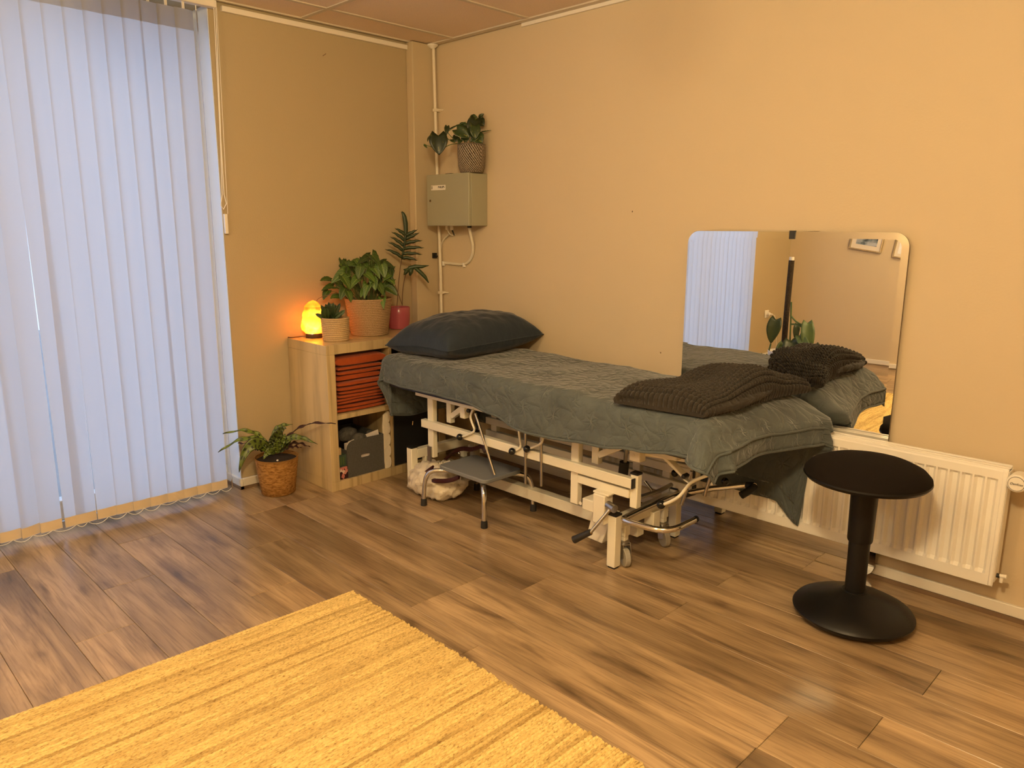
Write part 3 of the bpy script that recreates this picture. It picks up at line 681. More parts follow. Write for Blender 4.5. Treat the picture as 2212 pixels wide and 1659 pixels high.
cp = thing('conduit_pipe', 'thin cream conduit pipe running up the room corner to the ceiling', 'pipe', (.10, -.03, 0))
MB().tube([(.124, -.03, .0), (.118, -.03, 1.08), (.098, -.03, 1.75), (.088, -.03, 2.17), (.082, -.03, H-.004)], .0095, 14).build('pipe', 'pipe', cp)
MB().lathe([(.032, 0), (.032, -.006), (.018, -.016), (.012, -.022)], (.082, -.036, H-.004), 24).build('rosette', 'white', cp)
for px, py in ((941, 238), (952, 632)):
    q = ony(px, py, -.03); MB().box(q.x-.013, q.x+.013, -.042, -.001, q.z-.008, q.z+.008).tube([(q.x+.008, -.02, q.z), (q.x+.045, -.004, q.z)], .004, 8).build('pipe_clamp', 'pipe', cp)
q = ony(943, 552, -.03); MB().box(q.x-.026, q.x-.008, -.05, -.02, q.z-.016, q.z+.016).tube([(q.x-.03, -.04, q.z+.006), (q.x+.012, -.035, q.z-.004)], .006, 8).build('black_clamp', 'black', cp)

# ------------------------------------------------------------------ shelf unit
sh = thing('shelf_unit', 'birch veneer cube shelf unit against the wall under the plants', 'shelf', (.2, -.64, 0))
X1, Y0, Y1, TP = .399, -1.034, -.244, .79
MB().box(.006, X1, Y0, Y1, TP-.05, TP).build('top_panel', 'birch', sh, bevel=.0012)
MB().box(.006, X1, Y0, Y1, 0, .05).build('bottom_panel', 'birch', sh, bevel=.0012)
MB().box(.006, X1, Y0, Y0+.05, .0505, TP-.0505).build('side_panel', 'birch', sh, bevel=.0012)
MB().box(.006, X1, Y1-.05, Y1, .0505, TP-.0505).build('side_panel', 'birch', sh, bevel=.0012)
MB().box(.006, X1-.002, Y0+.0505, Y1-.0505, .388, .413).build('middle_shelf', 'birch', sh, bevel=.001)
for z0, z1 in ((.0505, .3875), (.4135, TP-.0505)): MB().box(.006, X1-.004, -.638, -.622, z0, z1).build('divider', 'birch', sh, bevel=.001)
MB().box(.004, .008, Y0+.02, Y1-.02, .02, TP-.02).build('back_panel', 'glassdark', sh)
d = MB().box(X1-.022, X1-.006, -.618, Y1-.054, .054, .385).build('door', 'black', sh, bevel=.002)
q = onx(891, 913, X1); MB().tube([(q.x+.004, q.y, q.z+.010), (q.x+.004, q.y-.003, q.z-.012)], .002, 6).build('door_pull', 'chrome', d)

# folded orange towels, seven in the upper left cube
def towel(i, z0, h, ya, yb, xf, label, fold):
    t = thing('folded_towel', label, 'towel', (xf-.14, (ya+yb)/2, z0), 'orange towels in the shelf')
    nl = fold; mb = MB(); hh = h/nl
    for k in range(nl):                      # each layer wraps around at the left edge
        zc = z0+hh*(k+.5); w1 = .003*nz(i*3.1, k*2.2)
        def f(u, v, zc=zc, k=k):
            a = 2*PI*v; cx, cy = math.cos(a), math.sin(a)
            e = .32; sxx = math.copysign(abs(cx)**e, cx); szz = math.copysign(abs(cy)**.85, cy)
            yy = (ya+yb)/2+(yb-ya)/2*sxx*(1-.02*((k*7+i*5) % 3))+.004*nz(u*4, i+k)
            xx = lerp(xf-.27, xf, u)+.006*nz(yy*14, i*2.3+k)*(1 if u > .9 else 0)
            sag = -.010*math.sin((yy-ya)/(yb-ya)*PI*1.0)*nz(i+.3, k+.2)*1.4 + .004*nz(yy*16, i*1.7+k*.9, u*3)
            sh_ = 1-.35*max(0, (u-.93)/.07)**2 - .35*max(0, (.05-u)/.05)**2
            return (xx, yy, zc+szz*hh*.47*sh_+sag*.45)
        mb.grid(f, 10, 24)
        mb.add([f(1, j/24) for j in range(24)], [tuple(range(24))])
    mb.build('layers', 'orange', t, smooth=60, fix=True)
zz = .417
ths = [(.042, 2), (.036, 2), (.040, 2), (.048, 2), (.036, 1), (.044, 2), (.060, 1)]
nm = ['lowest', 'second', 'third', 'fourth', 'fifth', 'sixth', 'topmost']
for i, (h_, fo) in enumerate(ths):
    lab = 'folded burnt orange towel, %s in the shelf stack' % (nm[i] if i in (0, 6) else nm[i]+' from the bottom')
    towel(i, zz, h_, -.975+.004*(i % 3), -.655-.008*((i*2) % 3), .372+.006*((i*5) % 4), lab, fo); zz += h_*1.0

# lower left cube: felt box with papers, wool tufts, small cartons
fb = thing('felt_box', 'grey felt box with an oval handle hole in the lower cube', 'box', (.25, -.82, .0505))
fx = .385
f = MB()
ya, yb = onx(751, 1000, fx).y, onx(831, 1000, fx).y; z0 = .0505; z1 = .255
hc = onx(790, 983, fx); hw, hh = .030, .0095
outer = [(ya+.002, z0), (yb, z0), (yb, z1)]+[(ya+.045-.045*math.sin(a), z1-.045+.045*math.cos(a)) for a in [PI/2*k/6 for k in range(7)]]
hole = rrect(hc.y-hw, hc.y+hw, hc.z-hh, hc.z+hh, hh*.98, 5)
import bmesh
def plate_with_hole(outer, hole, fn, t):
    bm = bmesh.new(); es = []
    for loop in (outer, hole):
        vs = [bm.verts.new((a, b, 0)) for a, b in loop]
        es += [bm.edges.new((vs[i], vs[(i+1) % len(vs)])) for i in range(len(vs))]
    r = bmesh.ops.triangle_fill(bm, edges=es, use_beauty=True); fs = [g_ for g_ in r['geom'] if isinstance(g_, bmesh.types.BMFace)]
    ex = bmesh.ops.extrude_face_region(bm, geom=fs); vv = [g_ for g_ in ex['geom'] if isinstance(g_, bmesh.types.BMVert)]
    bmesh.ops.translate(bm, vec=(0, 0, t), verts=vv)
    bm.verts.index_update(); mb = MB(); mb.add([fn(v.co.x, v.co.y, v.co.z) for v in bm.verts], [tuple(v.index for v in fc.verts) for fc in bm.faces]); bm.free(); return mb
plate_with_hole(outer, hole, lambda a, b, d: (fx-d, a, b), .006).build('front_panel', 'felt', fb, smooth=0, fix=True)
MB().box(.06, fx-.006, ya, ya+.005, z0, z1-.05).box(.06, fx-.006, yb-.005, yb, z0, z1).box(.06, .066, ya, yb, z0, z1).box(.06, fx-.006, ya, yb, z0, z0+.004).build('tray', 'felt', fb)
p = thing('paper_stack', 'sheaf of white paper standing in the grey felt box', 'paper', (.3, -.82, .056))
MB().box(.345, .372, ya+.008, yb-.012, .056, .238).build('sheets', 'paper', p)
MB().bar(onx(754, 965, .36), onx(818, 938, .36), .003, .06).build('raised_sheet', 'paper', p)
def tuft(px, py, r, x, lab, nm_):
    q = onx(px, py, x); t = thing(nm_, lab, 'wool', q-Vector((0, 0, r*.8)), 'wool tufts in the felt box'); mb = MB(); mb.ball(q, r, 28, (1, 1.25, .85))
    mb.v = [tuple(Vector(v)+(Vector(v)-q)*.22*noise.fractal(Vector(v)*22, 1, 2, 4)) for v in mb.v]; mb.build('tuft', 'stone', t, smooth=70)
tuft(750, 938, .044, .30, 'dark grey woolly tuft hanging over the left of the felt box', 'wool_tuft')
tuft(775, 948, .036, .355, 'pale grey woolly tuft on top of the felt box', 'wool_tuft')
tuft(800, 936, .020, .31, 'small dark woolly tuft behind the white paper', 'wool_tuft')
bx = thing('patterned_carton', 'small pink and maroon patterned carton in the lower cube', 'carton', (.37, -.96, .0505))
a = onx(735, 1030, .38); b = onx(753, 998, .38); MB().box(.32, .382, a.y, b.y, .0505, .118).build('carton', 'pattern', bx, bevel=.001)
gb = thing('green_carton', 'dark green carton standing on the patterned carton', 'carton', (.35, -.96, .118))
MB().box(.325, .376, a.y+.001, b.y-.010, .1185, .185).build('carton', 'green', gb, bevel=.002)
MB().box(.3765, .378, a.y+.006, a.y+.014, .13, .175).box(.3765, .378, a.y+.022, a.y+.03, .13, .175).build('label_strip', 'stem', gb)
bb = thing('beige_block', 'small beige block on top of the green carton', 'block', (.35, -.96, .1855))
MB().box(.33, .37, a.y+.002, a.y+.02, .1855, .225).build('block', 'ribpot', bb, bevel=.002)
cs = thing('scalloped_tray', 'cream scalloped edged tray standing upright beside the felt box', 'tray', (.37, -.65, .0505))
yy0, yy1 = onx(832, 1000, .392).y, -.6395
pts = [(yy0+.004, .051)]
for k in range(5):
    zc = .085+.066*k
    for j in range(7):
        an = -PI/2+PI*j/6; pts.append((yy1-.016+.014*math.cos(an), zc+.033*math.sin(an)))
pts += [(yy1-.02, .372), (yy0+.006, .36), (yy0, .30), (yy0, .09)]
MB().prism(pts, lambda a, b, d: (.392-d, a, b), .018).build('tray', 'canvas', cs, smooth=30, fix=True)

# ------------------------------------------------------------------ treatment couch
tc = thing('treatment_couch', 'cream metal framed height adjustable treatment couch along the right wall', 'couch', (1.45, -.45, 0))
YF, YR, W4 = -.71, -.235, .040
def cbar(p, q, w=.04, h=.04, name='bar', m='frame', up=(0, 0, 1), bev=.003): return MB().bar(p, q, w, h, up).build(name, m, tc, bevel=bev)
def FX(px, py, y=YF): return ony(px, py, y)
def ctube(pts, r, name, m, sm_=0, n=12): return MB().tube(pts, r, n, smooth=sm_).build(name, m, tc)
# base ends: two posts and a cross tube each
for x in (.650, 2.005):
    for y in (YF+.02, YR):
        cbar((x, y, .008), (x, y, .232), .042, .042, 'base_post', up=(0, 1, 0))
        MB().box(x-.021, x+.021, y-.021, y+.021, .232, .240).build('post_cap', 'black', tc)
        MB().box(x-.016, x+.016, y-.016, y+.016, 0, .008).build('post_foot', 'rubber', tc)
    cbar((x, YF+.041, .196), (x, YR-.021, .196), .042, .05, 'base_crossbar')
cbar((.671, -.47, .095), (1.984, -.47, .095), .05, .055, 'base_rail')
# long rails
for y, z0, z1, nm_ in ((YF+.015, .371, .413, 'lower_rail'), (YR, .233, .270, 'lower_rail'), (YR, .305, .345, 'rear_rail')):
    x0, x1 = .758, 2.094
    cbar((x0, y, (z0+z1)/2), (x1, y, (z0+z1)/2), .032, z1-z0, nm_)
    MB().box(x1, x1+.005, y-.015, y+.015, z0+.001, z1-.001).build('rail_end_cap', 'black', tc)
for y in (YF+.01, YR): cbar((.722, y, .552), (2.30, y, .552), .034, .035, 'top_rail')
for x in (.74, 1.3, 1.9, 2.28): cbar((x, YF+.03, .552), (x, YR-.02, .552), .034, .030, 'top_crossbar')
# uprights
for y in (YF+.032, YR+.01):
    cbar((.812, y, .535), (.812, y, .215), .044, .03, 'upright', up=(0, 1, 0))
    cbar((.922, y+.03, .532), (.922, y+.03, .414), .034, .03, 'upright', up=(0, 1, 0))
    cbar((.938, y+.03, .45), (1.06, y+.03, .534), .03, .028, 'brace')
    cbar((1.785, y, .535), (1.785, y, .222), .042, .03, 'upright', up=(0, 1, 0))
    cbar((1.87, y+.03, .535), (1.87, y+.03, .414), .036, .03, 'upright', up=(0, 1, 0))
    cbar((1.885, y+.03, .455), (2.03, y+.03, .535), .03, .028, 'brace')
    cbar((2.091, y+.005, .425), (2.091, y+.005, .285), .036, .03, 'end_upright', up=(0, 1, 0))
    MB().box(2.073, 2.109, y-.012, y+.022, .425, .433).build('upright_cap', 'black', tc)
    cbar((1.806, y-.004, .340), (2.073, y-.004, .340), .028, .036, 'second_rail')
MB().box(.800, .824, YF+.004, YF+.014, .195, .275).build('hinge_plate', 'steel', tc)
MB().box(1.066, 1.100, YF-.002, YF+.03, .476, .534).build('pivot_block', 'frame', tc, bevel=.003)
MB().box(2.080, 2.131, YF-.002, YF+.04, .489, .552).build('pivot_block', 'frame', tc, bevel=.003)
cbar((2.10, YF+.05, .52), (2.32, YF+.05, .54), .03, .03, 'hinge_arm')
for px, py in ((1367, 983), (1254, 1087), (1277, 1094), (1002, 890)):
    q = FX(px, py, YF-.003); MB().lathe([(.008, 0), (.007, .003), (.0005, .0035)], (q.x, q.y-.001, q.z), 14, 'y').build('bolt', 'pump', tc, fix=True)
# head section levers: bent cream rods with black ball knobs
def lever(pts, y, kn):
    P = [FX(a, b, y) for a, b in pts]; o = MB().tube(P, .0055, 10, smooth=2).build('lever', 'frame', tc)
    MB().ball(FX(kn[0], kn[1], y-.006), .0165, 20).build('ball_knob', 'knob', o)
lever([(1022, 885), (1015, 899), (1020, 915), (1027, 931), (1012, 939), (1000, 943)], YF-.012, (993, 944))
lever([(1127, 918), (1120, 926), (1123, 948), (1126, 966), (1116, 972)], YF-.012, (1106, 975))
lever([(1170, 926), (1173, 940), (1172, 957), (1155, 965), (1147, 968)], YF-.012, (1138, 970))
for px, py in ((1012, 887), (1126, 920)): MB().ball(FX(px, py, YF-.004), .011, 14).build('lever_hub', 'black', tc)
ctube([FX(1022, 882, YF-.004), FX(1060, 888, YF+.05)], .007, 'lever_shaft', 'frame')
ctube([FX(1027, 893, YF-.016), FX(1069, 1026, YF-.016)], .0062, 'gas_rod', 'chrome')
for px, a, b in ((1135, 918, 1045), (1169, 930, 1050)): ctube([FX(px, a, YF-.006), FX(px+.5, b, YF-.006)], .0068, 'support_rod', 'steel')
# foot section: gas cylinder, folding strut, bent lever, struts
ctube([FX(1356, 958, -.55), FX(1350, 1000, -.55)], .0085, 'piston_rod', 'steel'); ctube([FX(1349, 998, -.55), FX(1344, 1040, -.55)], .021, 'gas_cylinder', 'darkgrip', n=20)
cbar(FX(1418, 966, -.66), FX(1478, 1027, -.66), .012, .034, 'folding_strut', up=(0, 1, 0)); q = FX(1482, 1031, -.66)
cbar(FX(1477, 1025, -.66), FX(1484, 1031, -.66), .014, .036, 'strut_cap', 'black', up=(0, 1, 0))
cbar(FX(1478, 1034, -.65), FX(1492, 1044, -.65), .006, .02, 'strut_tongue', up=(0, 1, 0))
o = ctube([FX(1560, 1012, -.6), FX(1538, 1024, -.62), FX(1516, 1031, -.64), FX(1490, 1043, -.66), FX(1478, 1060, -.67), FX(1466, 1074, -.68), FX(1448, 1084, -.68), FX(1432, 1090, -.68)], .0065, 'lever', 'frame', 2)
MB().ball(FX(1428, 1090, -.68), .0175, 18).build('ball_knob', 'knob', o)
ctube([FX(1494, 1018, -.6), FX(1489, 1034, -.6)], .006, 'strut_pin', 'steel')
ctube([FX(1484, 1056, -.62), FX(1472, 1090, -.62)], .0068, 'support_rod', 'steel'); ctube([FX(1534, 1030, -.5), FX(1522, 1071, -.5)], .0068, 'support_rod', 'steel')
ctube([FX(1553, 1020, -.5), FX(1537, 1047, -.5)], .006, 'support_rod', 'frame')
for px, py in ((1458, 1022), (1566, 1040)): MB().ball(FX(px, py, -.42), .016, 14).build('ball_knob', 'knob', tc)
cbar((1.945, YR+.02, .350), (1.945, YR+.02, .180), .042, .03, 'rear_upright', up=(0, 1, 0))
cbar((1.70, YR+.02, .335), (1.93, YR+.02, .335), .03, .034, 'rear_tie')
cbar((1.905, -.55, .30), (1.985, -.55, .30), .02, .03, 'pivot_lug', 'pump')
ctube([FX(1393, 1040, -.5), FX(1409, 1060, -.5)], .006, 'link_rod', 'steel')
ctube([FX(1370, 1078, -.62), FX(1425, 1060, -.40), FX(1450, 1047, -.30)], .010, 'cross_shaft', 'steel'); 
# hydraulic pump with its crank lever
MB().box(1.855, 1.925, YF-.012, YF+.06, .225, .275).build('pump_arm', 'pump', tc, bevel=.004)
MB().box(1.925, 1.985, YF-.028, YF+.03, .192, .318).build('pump_head', 'pump', tc, bevel=.004)
MB().box(1.918, 1.998, YF-.020, YF+.03, .318, .327).build('pump_flange', 'pump', tc, bevel=.002)
pp = [(1266, 1160), (1300, 1174), (1313, 1140), (1318, 1112), (1280, 1106)]
fp = [FX(a, b, -.66) for a, b in pp]
MB().prism([(v.x, v.z) for v in fp], lambda a, b, d: (a, -.66+d, b), .07).build('pump_body', 'pump', tc, bevel=.003, fix=True)
A, B = FX(1321, 1096, -.73), FX(1274, 1152, -.80)
o = ctube([A, B], .0075, 'crank_rod', 'steel'); MB().tube([FX(1313, 1090, -.72), FX(1328, 1100, -.73)], .017, 16).build('crank_hub', 'steel', tc)
Cc = FX(1240, 1166, -.82)
MB().tube([B+(A-B)*.04, B-(A-B)*.02], .0105, 14).build('crank_collar', 'brass', o)
MB().tube([FX(1276, 1149, -.80), lerp(FX(1276, 1149, -.80), Cc, .5), Cc], [.0125, .014, .0165], 16).build('crank_grip', 'darkgrip', o)
# foot pedal hoops
zb = .212
ped = MB().tube([(2.058, -.30, .240), (2.058, -.52, .240), (2.060, -.655, .240), (2.066, -.722, .240), (2.100, -.728, .240), (2.19, -.722, .240), (2.245, -.712, .242), (2.280, -.672, .246), (2.290, -.60, .252), (2.295, -.555, .256)], .0125, 16, smooth=2).build('pedal_hoop', 'chrome', tc)
MB().tube([(2.2955, -.548, .2565), (2.296, -.541, .257)], .0128, 16).build('hoop_cap', 'black', ped)
e = [FX(1480, 1066, -.30), FX(1530, 1056, -.24), FX(1580, 1051, -.20), FX(1606, 1048, -.18), FX(1622, 1048, -.175), FX(1630, 1050, -.19)]
pe2 = MB().tube(e, .0125, 16, smooth=1).build('pedal_hoop', 'chrome', tc)
MB().tube([FX(1614, 1049, -.175), FX(1630, 1049, -.18), FX(1622, 1058, -.21), FX(1601, 1070, -.25)], .0165, 16, smooth=1).build('hoop_grip', 'darkgrip', pe2)
MB().tube([FX(1475, 1070, -.31), FX(1500, 1062, -.27)], .0145, 14).build('hoop_sleeve', 'darkgrip', pe2)
# castors
def castor(x, y, rz):
    r = Matrix.Rotation(rz, 3, 'Z'); o = Vector((x, y, 0)); t = lambda a, b, c: o+r@Vector((a, b, c))
    f_ = MB().bar(t(0, 0, .130), t(0, 0, .175), .036, .036, (1, 0, 0)).bar(t(0, 0, .108), t(0, 0, .130), .028, .028, (1, 0, 0)).build('castor_socket', 'frame', tc, bevel=.002)
    MB().lathe([(.019, .096), (.024, .099), (.024, .106), (.016, .109)], (x, y, 0), 20).build('swivel_ring', 'steel', f_)
    MB().bar(t(.008, .016, .098), t(.022, .016, .036), .004, .028, (1, 0, 0)).bar(t(.008, -.016, .098), t(.022, -.016, .036), .004, .028, (1, 0, 0)).bar(t(-.008, 0, .096), t(.03, 0, .096), .036, .005).build('fork', 'steel', f_, bevel=.001)
    w_ = MB().lathe([(.026, -.011), (.036, -.012), (.0395, -.008), (.0395, .008), (.036, .012), (.026, .011)], (0, 0, 0), 32, 'y'); hub = MB().lathe([(.006, -.0105), (.026, -.009), (.026, .009), (.006, .0105)], (0, 0, 0), 24, 'y')
    for mb in (w_, hub): mb.v = [tuple(t(.024+a, b, .0395+c)) for a, b, c in mb.v]
    w_.build('wheel', 'wheel', f_, fix=True); hub.build('hub', 'steel', f_, fix=True)
castor(2.012, -.632, -.55); castor(2.012, -.345, -.5); castor(.66, -.60, .4); castor(.66, -.33, 2.4)
cbar((2.02, -.44, .10), (2.02, -.44, .19), .05, .05, 'pump_foot', up=(0, 1, 0))
# upholstered top in two sections under the quilt
TX0, TX1, TY0, TY1, TZ = .535, 2.465, -.795, -.105, .722
MB().box(TX0, .96, TY0, TY1, .60, TZ-.008).build('head_cushion', 'vinyl', tc, bevel=.02)
MB().box(.97, TX1, TY0, TY1, .60, TZ-.008).build('body_cushion', 'vinyl', tc, bevel=.02)
MB().box(TX0+.02, TX1-.02, TY0+.03, TY1-.03, .568, .602).build('top_board', 'black', tc)

# ------------------------------------------------------------------ quilt
def drape(d, r):
    """distance travelled over the edge -> (outwards, down)"""
    q = r*PI/2
    if d <= 0: return 0.0, 0.0
    if d < q: a = d/r; return r*math.sin(a), r*(1-math.cos(a))
    return r, r+(d-q)
def oh_front(x): return interp([(.3, .138), (.85, .150), (1.19, .152), (1.38, .178), (1.60, .215), (1.78, .214), (1.98, .197), (2.2, .172), (2.35, .152), (2.6, .148)], x)
def oh_back(x): return .42
def oh_head(y): return interp([(-.9, .255), (-.6, .30), (-.1, .30)], y)
def oh_foot(y): return interp([(-.9, .115), (-.6, .107), (-.3, .122), (-.05, .140)], y)
def quilt_pt(u, v, lift=0.0, grow=0.0):
    """u along the couch (0 head .. 1 foot), v across (0 front .. 1 back)"""
    IX0, IX1, IY0, IY1 = TX0+.035, TX1-.035, TY0+.035, TY1-.035; R_ = .045
    # sheet coordinates: inner field plus overhangs
    uc, vc = lerp(-.16, 1.10, u), lerp(-.30, 1.50, v)
    x = IX0+(IX1-IX0)*min(max(uc, 0), 1); y = IY0+(IY1-IY0)*min(max(vc, 0), 1)
    dx = dy = 0.0
    if uc < 0: dx = -(oh_head(y)+grow)*(uc/-.16)
    if uc > 1: dx = (oh_foot(y)+grow*1.0)*((uc-1)/.10)
    if vc < 0: dy = -(oh_front(x+dx)-grow*.25)*(vc/-.30)
    if vc > 1: dy = (oh_back(x)+grow)*((vc-1)/.50)
    d = (abs(dx)**3.2+abs(dy)**3.2)**(1/3.2)
    if d > 0:
        k = 1.0
        if dx > 0 and dy: d *= 1+(.06 if dy < 0 else .17)*math.sin(PI/2*min(1, 2.2*min(abs(dx), abs(dy))/max(abs(dx), abs(dy))))
        out, down = drape(d, R_); ang = math.atan2(dy, dx)
        fl = .0
        hang = max(0, d-.07)
        if dx > 0: fl += (.060+.09*min(1, max(0, (y+.50)/.42))**1.5)*min(1, max(0, d-.03)/.08)+hang*.12     # the foot end stands away from the couch
        if dx < 0: fl += hang*(-.10)
        if dy < 0: fl += hang*.10*abs(math.sin(ang))
        if dy > 0 and not dx: fl += -hang*.08
        rip = .010*math.sin((x*9.0 if abs(dy) > abs(dx) else y*13.0)+1.3*math.sin(x*5+y*3))*min(1, hang/.12)
        if dx and dy:
            rip += .028*math.sin(ang*5.2+.8)*min(1, hang/.10)
        out += fl+rip
        X = x+math.cos(ang)*out; Y = y+math.sin(ang)*out; Z = TZ+lift-down
    else: X, Y, Z = x, y, TZ+lift
    # soft wrinkles on the top
    wt = max(0.0, 1-d/.08)
    Z += wt*(.008+.010*nz(X*3.2, Y*4.1)+.006*nz(X*9+4, Y*7)) + (.004*nz(X*11, Y*11, Z*11) if d else 0)
    if X < 1.05 and d == 0: Z += .010*max(0, 1-abs(X-.98)/.06)*(.5+nz(Y*5, 2))
    Y = min(Y, -.030)
    if X > 1.5: Y = min(Y, -.030 if Z > .60 else -.128)
    X = max(X, .404)
    return (X, Y, Z)
qt = thing('quilt', 'grey green quilted velvet bedspread draped over the couch', 'quilt', (1.45, -.45, .62))
def quilt_uv(u, v): return (u*2.55, v*1.35)
o = MB().grid(lambda u, v: quilt_pt(u, v, .004), 200, 110, quilt_uv).build('top_layer', 'quilt', qt, smooth=0)
o.data.polygons.foreach_set('use_smooth', [True]*len(o.data.polygons))
sd = o.modifiers.new('thickness', 'SOLIDIFY'); sd.thickness = .007; sd.offset = -1
def rim(lift, grow):
    P = [quilt_pt(k/90, 0, lift, grow) for k in range(91)]+[quilt_pt(1, k/60, lift, grow) for k in range(1, 61)]+[quilt_pt(1-k/90, 1, lift, grow) for k in range(1, 91)]+[quilt_pt(0, 1-k/60, lift, grow) for k in range(1, 60)]
    return P+[P[0]]
MB().tube(rim(.002, 0), .0052, 8, caps=False).build('piping', 'quilt', o)
o2 = MB().grid(lambda u, v: quilt_pt(u, v, -.010, .052), 150, 80, quilt_uv).build('under_layer', 'quilt', qt, smooth=0)
o2.data.polygons.foreach_set('use_smooth', [True]*len(o2.data.polygons))
sd = o2.modifiers.new('thickness', 'SOLIDIFY'); sd.thickness = .006; sd.offset = -1
MB().tube(rim(-.012, .052), .0048, 8, caps=False).build('piping', 'quilt', o2)

# ------------------------------------------------------------------ pillow
pl = thing('pillow', 'dark navy blue pillow lying at the head of the couch', 'pillow', (.70, -.40, .74))
def pillow_pt(u, v, s):
    a, b = u*2-1, v*2-1
    # squeeze the outline so the corners stay pointed
    ax = a*(1-.075*(1-b*b)*0-.055*(1-abs(b)**2.2)); by = b*(1-.05*(1-abs(a)**2.2))
    th = (max(0, 1-abs(a)**3.0)*max(0, 1-abs(b)**3.0))**.46
    wr_ = .012*math.sin(17*b+4*a+2*math.sin(3*b))*max(0, abs(a)-.45)*(1-abs(a))*4*(.5+.5*nz(b*3, a)) + .010*math.sin(15*a+3*b)*max(0, abs(b)-.6)*(1-abs(b))*4 + .012*noise.fractal(Vector((a*2.3, b*2.3, s)), 1, 2, 3)*th**.5
    x0, y0 = ax*.240, by*.362
    ang = .05; x = .752+x0*math.cos(ang)-y0*math.sin(ang); y = -.385+x0*math.sin(ang)+y0*math.cos(ang)
    zc = .806-.020*max(0, -a)+.006*b
    z = zc+(th*.142 if s > 0 else -th*.085)+wr_*(1 if s > 0 else .4)
    return (x, y, max(z, .742))
mb = MB().grid(lambda u, v: pillow_pt(u, v, 1), 70, 70).grid(lambda u, v: pillow_pt(u, v, -1), 70, 70, flip=True)
o = mb.build('pillowcase', 'pillow', pl, smooth=60)
P = [pillow_pt(k/30, 0, 1) for k in range(31)]+[pillow_pt(1, k/30, 1) for k in range(1, 31)]+[pillow_pt(1-k/30, 1, 1) for k in range(1, 31)]+[pillow_pt(0, 1-k/30, 1) for k in range(1, 31)]
MB().tube(P, .0028, 6, caps=False).build('seam', 'pillow', pl)

# ------------------------------------------------------------------ plush throw folded over the foot of the couch
tw = thing('plush_throw', 'dark brown waffle plush throw folded across the foot of the couch', 'blanket', (2.27, -.45, .75))
NU, NV = 36, 22                                    # cells along and around
def throw_base(u, v):
    """u: 0 front end .. 1 back end, v: 0 bottom on the head side, over the top, 1 bottom on the foot side"""
    xl = interp([(0, 2.075), (.25, 2.10), (.5, 2.13), (.8, 2.22), (1, 2.36)], u); xr = interp([(0, 2.435), (.3, 2.452), (.7, 2.475), (1, 2.505)], u)
    yf = lerp(-.812, -.772, v); y = lerp(yf, -.085, u)
    e = min(1, u/.07, (1-u)/.05); rd = math.sqrt(max(0, 1-(1-e)**2))
    hh = interp([(0, .066), (.12, .080), (.35, .098), (.62, .125), (.85, .092), (1, .048)], u)*(.25+.75*rd)
    # cross-section: leaner on the head side, fuller on the foot side, with a hollow between the folds
    t = v*2-1; k = t*(1.22-.22*t**4); x = (xl+xr)/2+(xr-xl)/2*k
    prof = max(0, 1-abs(t)**5)**.6*(.74+.26*(.5+.5*t))
    z = .737+hh*prof - .016*math.exp(-((x-lerp(xl, xr, .42))/.05)**2)*math.sin(PI*min(1, u*1.2))*prof + .014*nz(u*3.2, v*2.5)*prof*rd
    z += .012*math.sin(u*9+v*4)*prof*rd
    return Vector((x+.010*math.sin(u*7), y, z))
def throw_pt(u, v):
    p = throw_base(u, v); e = .004
    du = throw_base(min(u+e, 1), v)-throw_base(max(u-e, 0), v); dv = throw_base(u, min(v+e, 1))-throw_base(u, max(v-e, 0))
    n_ = dv.cross(du)
    n_ = n_.normalized() if n_.length > 1e-9 else Vector((0, 0, 1))
    mid = Vector(((throw_base(u, .5)).x, p.y, .75))
    if n_.dot(p-mid) < 0: n_ = -n_
    cu = abs(math.sin(u*NU*PI)); cv = abs(math.sin(v*NV*PI))
    return p+n_*(.0135*(cu*cv)**.42*(1+.25*nz(u*30, v*13)))
mb = MB().grid(throw_pt, NU*7, NV*7)
mb.add([throw_pt(0, j/48) for j in range(49)], [tuple(range(49))]); mb.add([throw_pt(1, j/48) for j in range(49)], [tuple(range(48, -1, -1))])
mb.build('folded_plush', 'throw', tw, smooth=80, fix=False)
def foldl(u, v): # second leaf peeping out along the foot side
    p = throw_base(lerp(.08, .9, u), .93); t_ = math.sin(PI*min(1, u*1.6)) if u < .3 else 1
    return (lerp(p.x-.10, p.x+.016+.018*math.sin(u*5), v)+.008*nz(u*7, 3), p.y, lerp(.752, p.z, .30)+.012*math.sin(v*PI)+.005*nz(u*24, v*9)-(.006 if v > .9 else 0))
o = MB().grid(foldl, 140, 12).build('inner_fold', 'throw', tw, smooth=80); sd = o.modifiers.new('thickness', 'SOLIDIFY'); sd.thickness = .024; sd.offset = 0

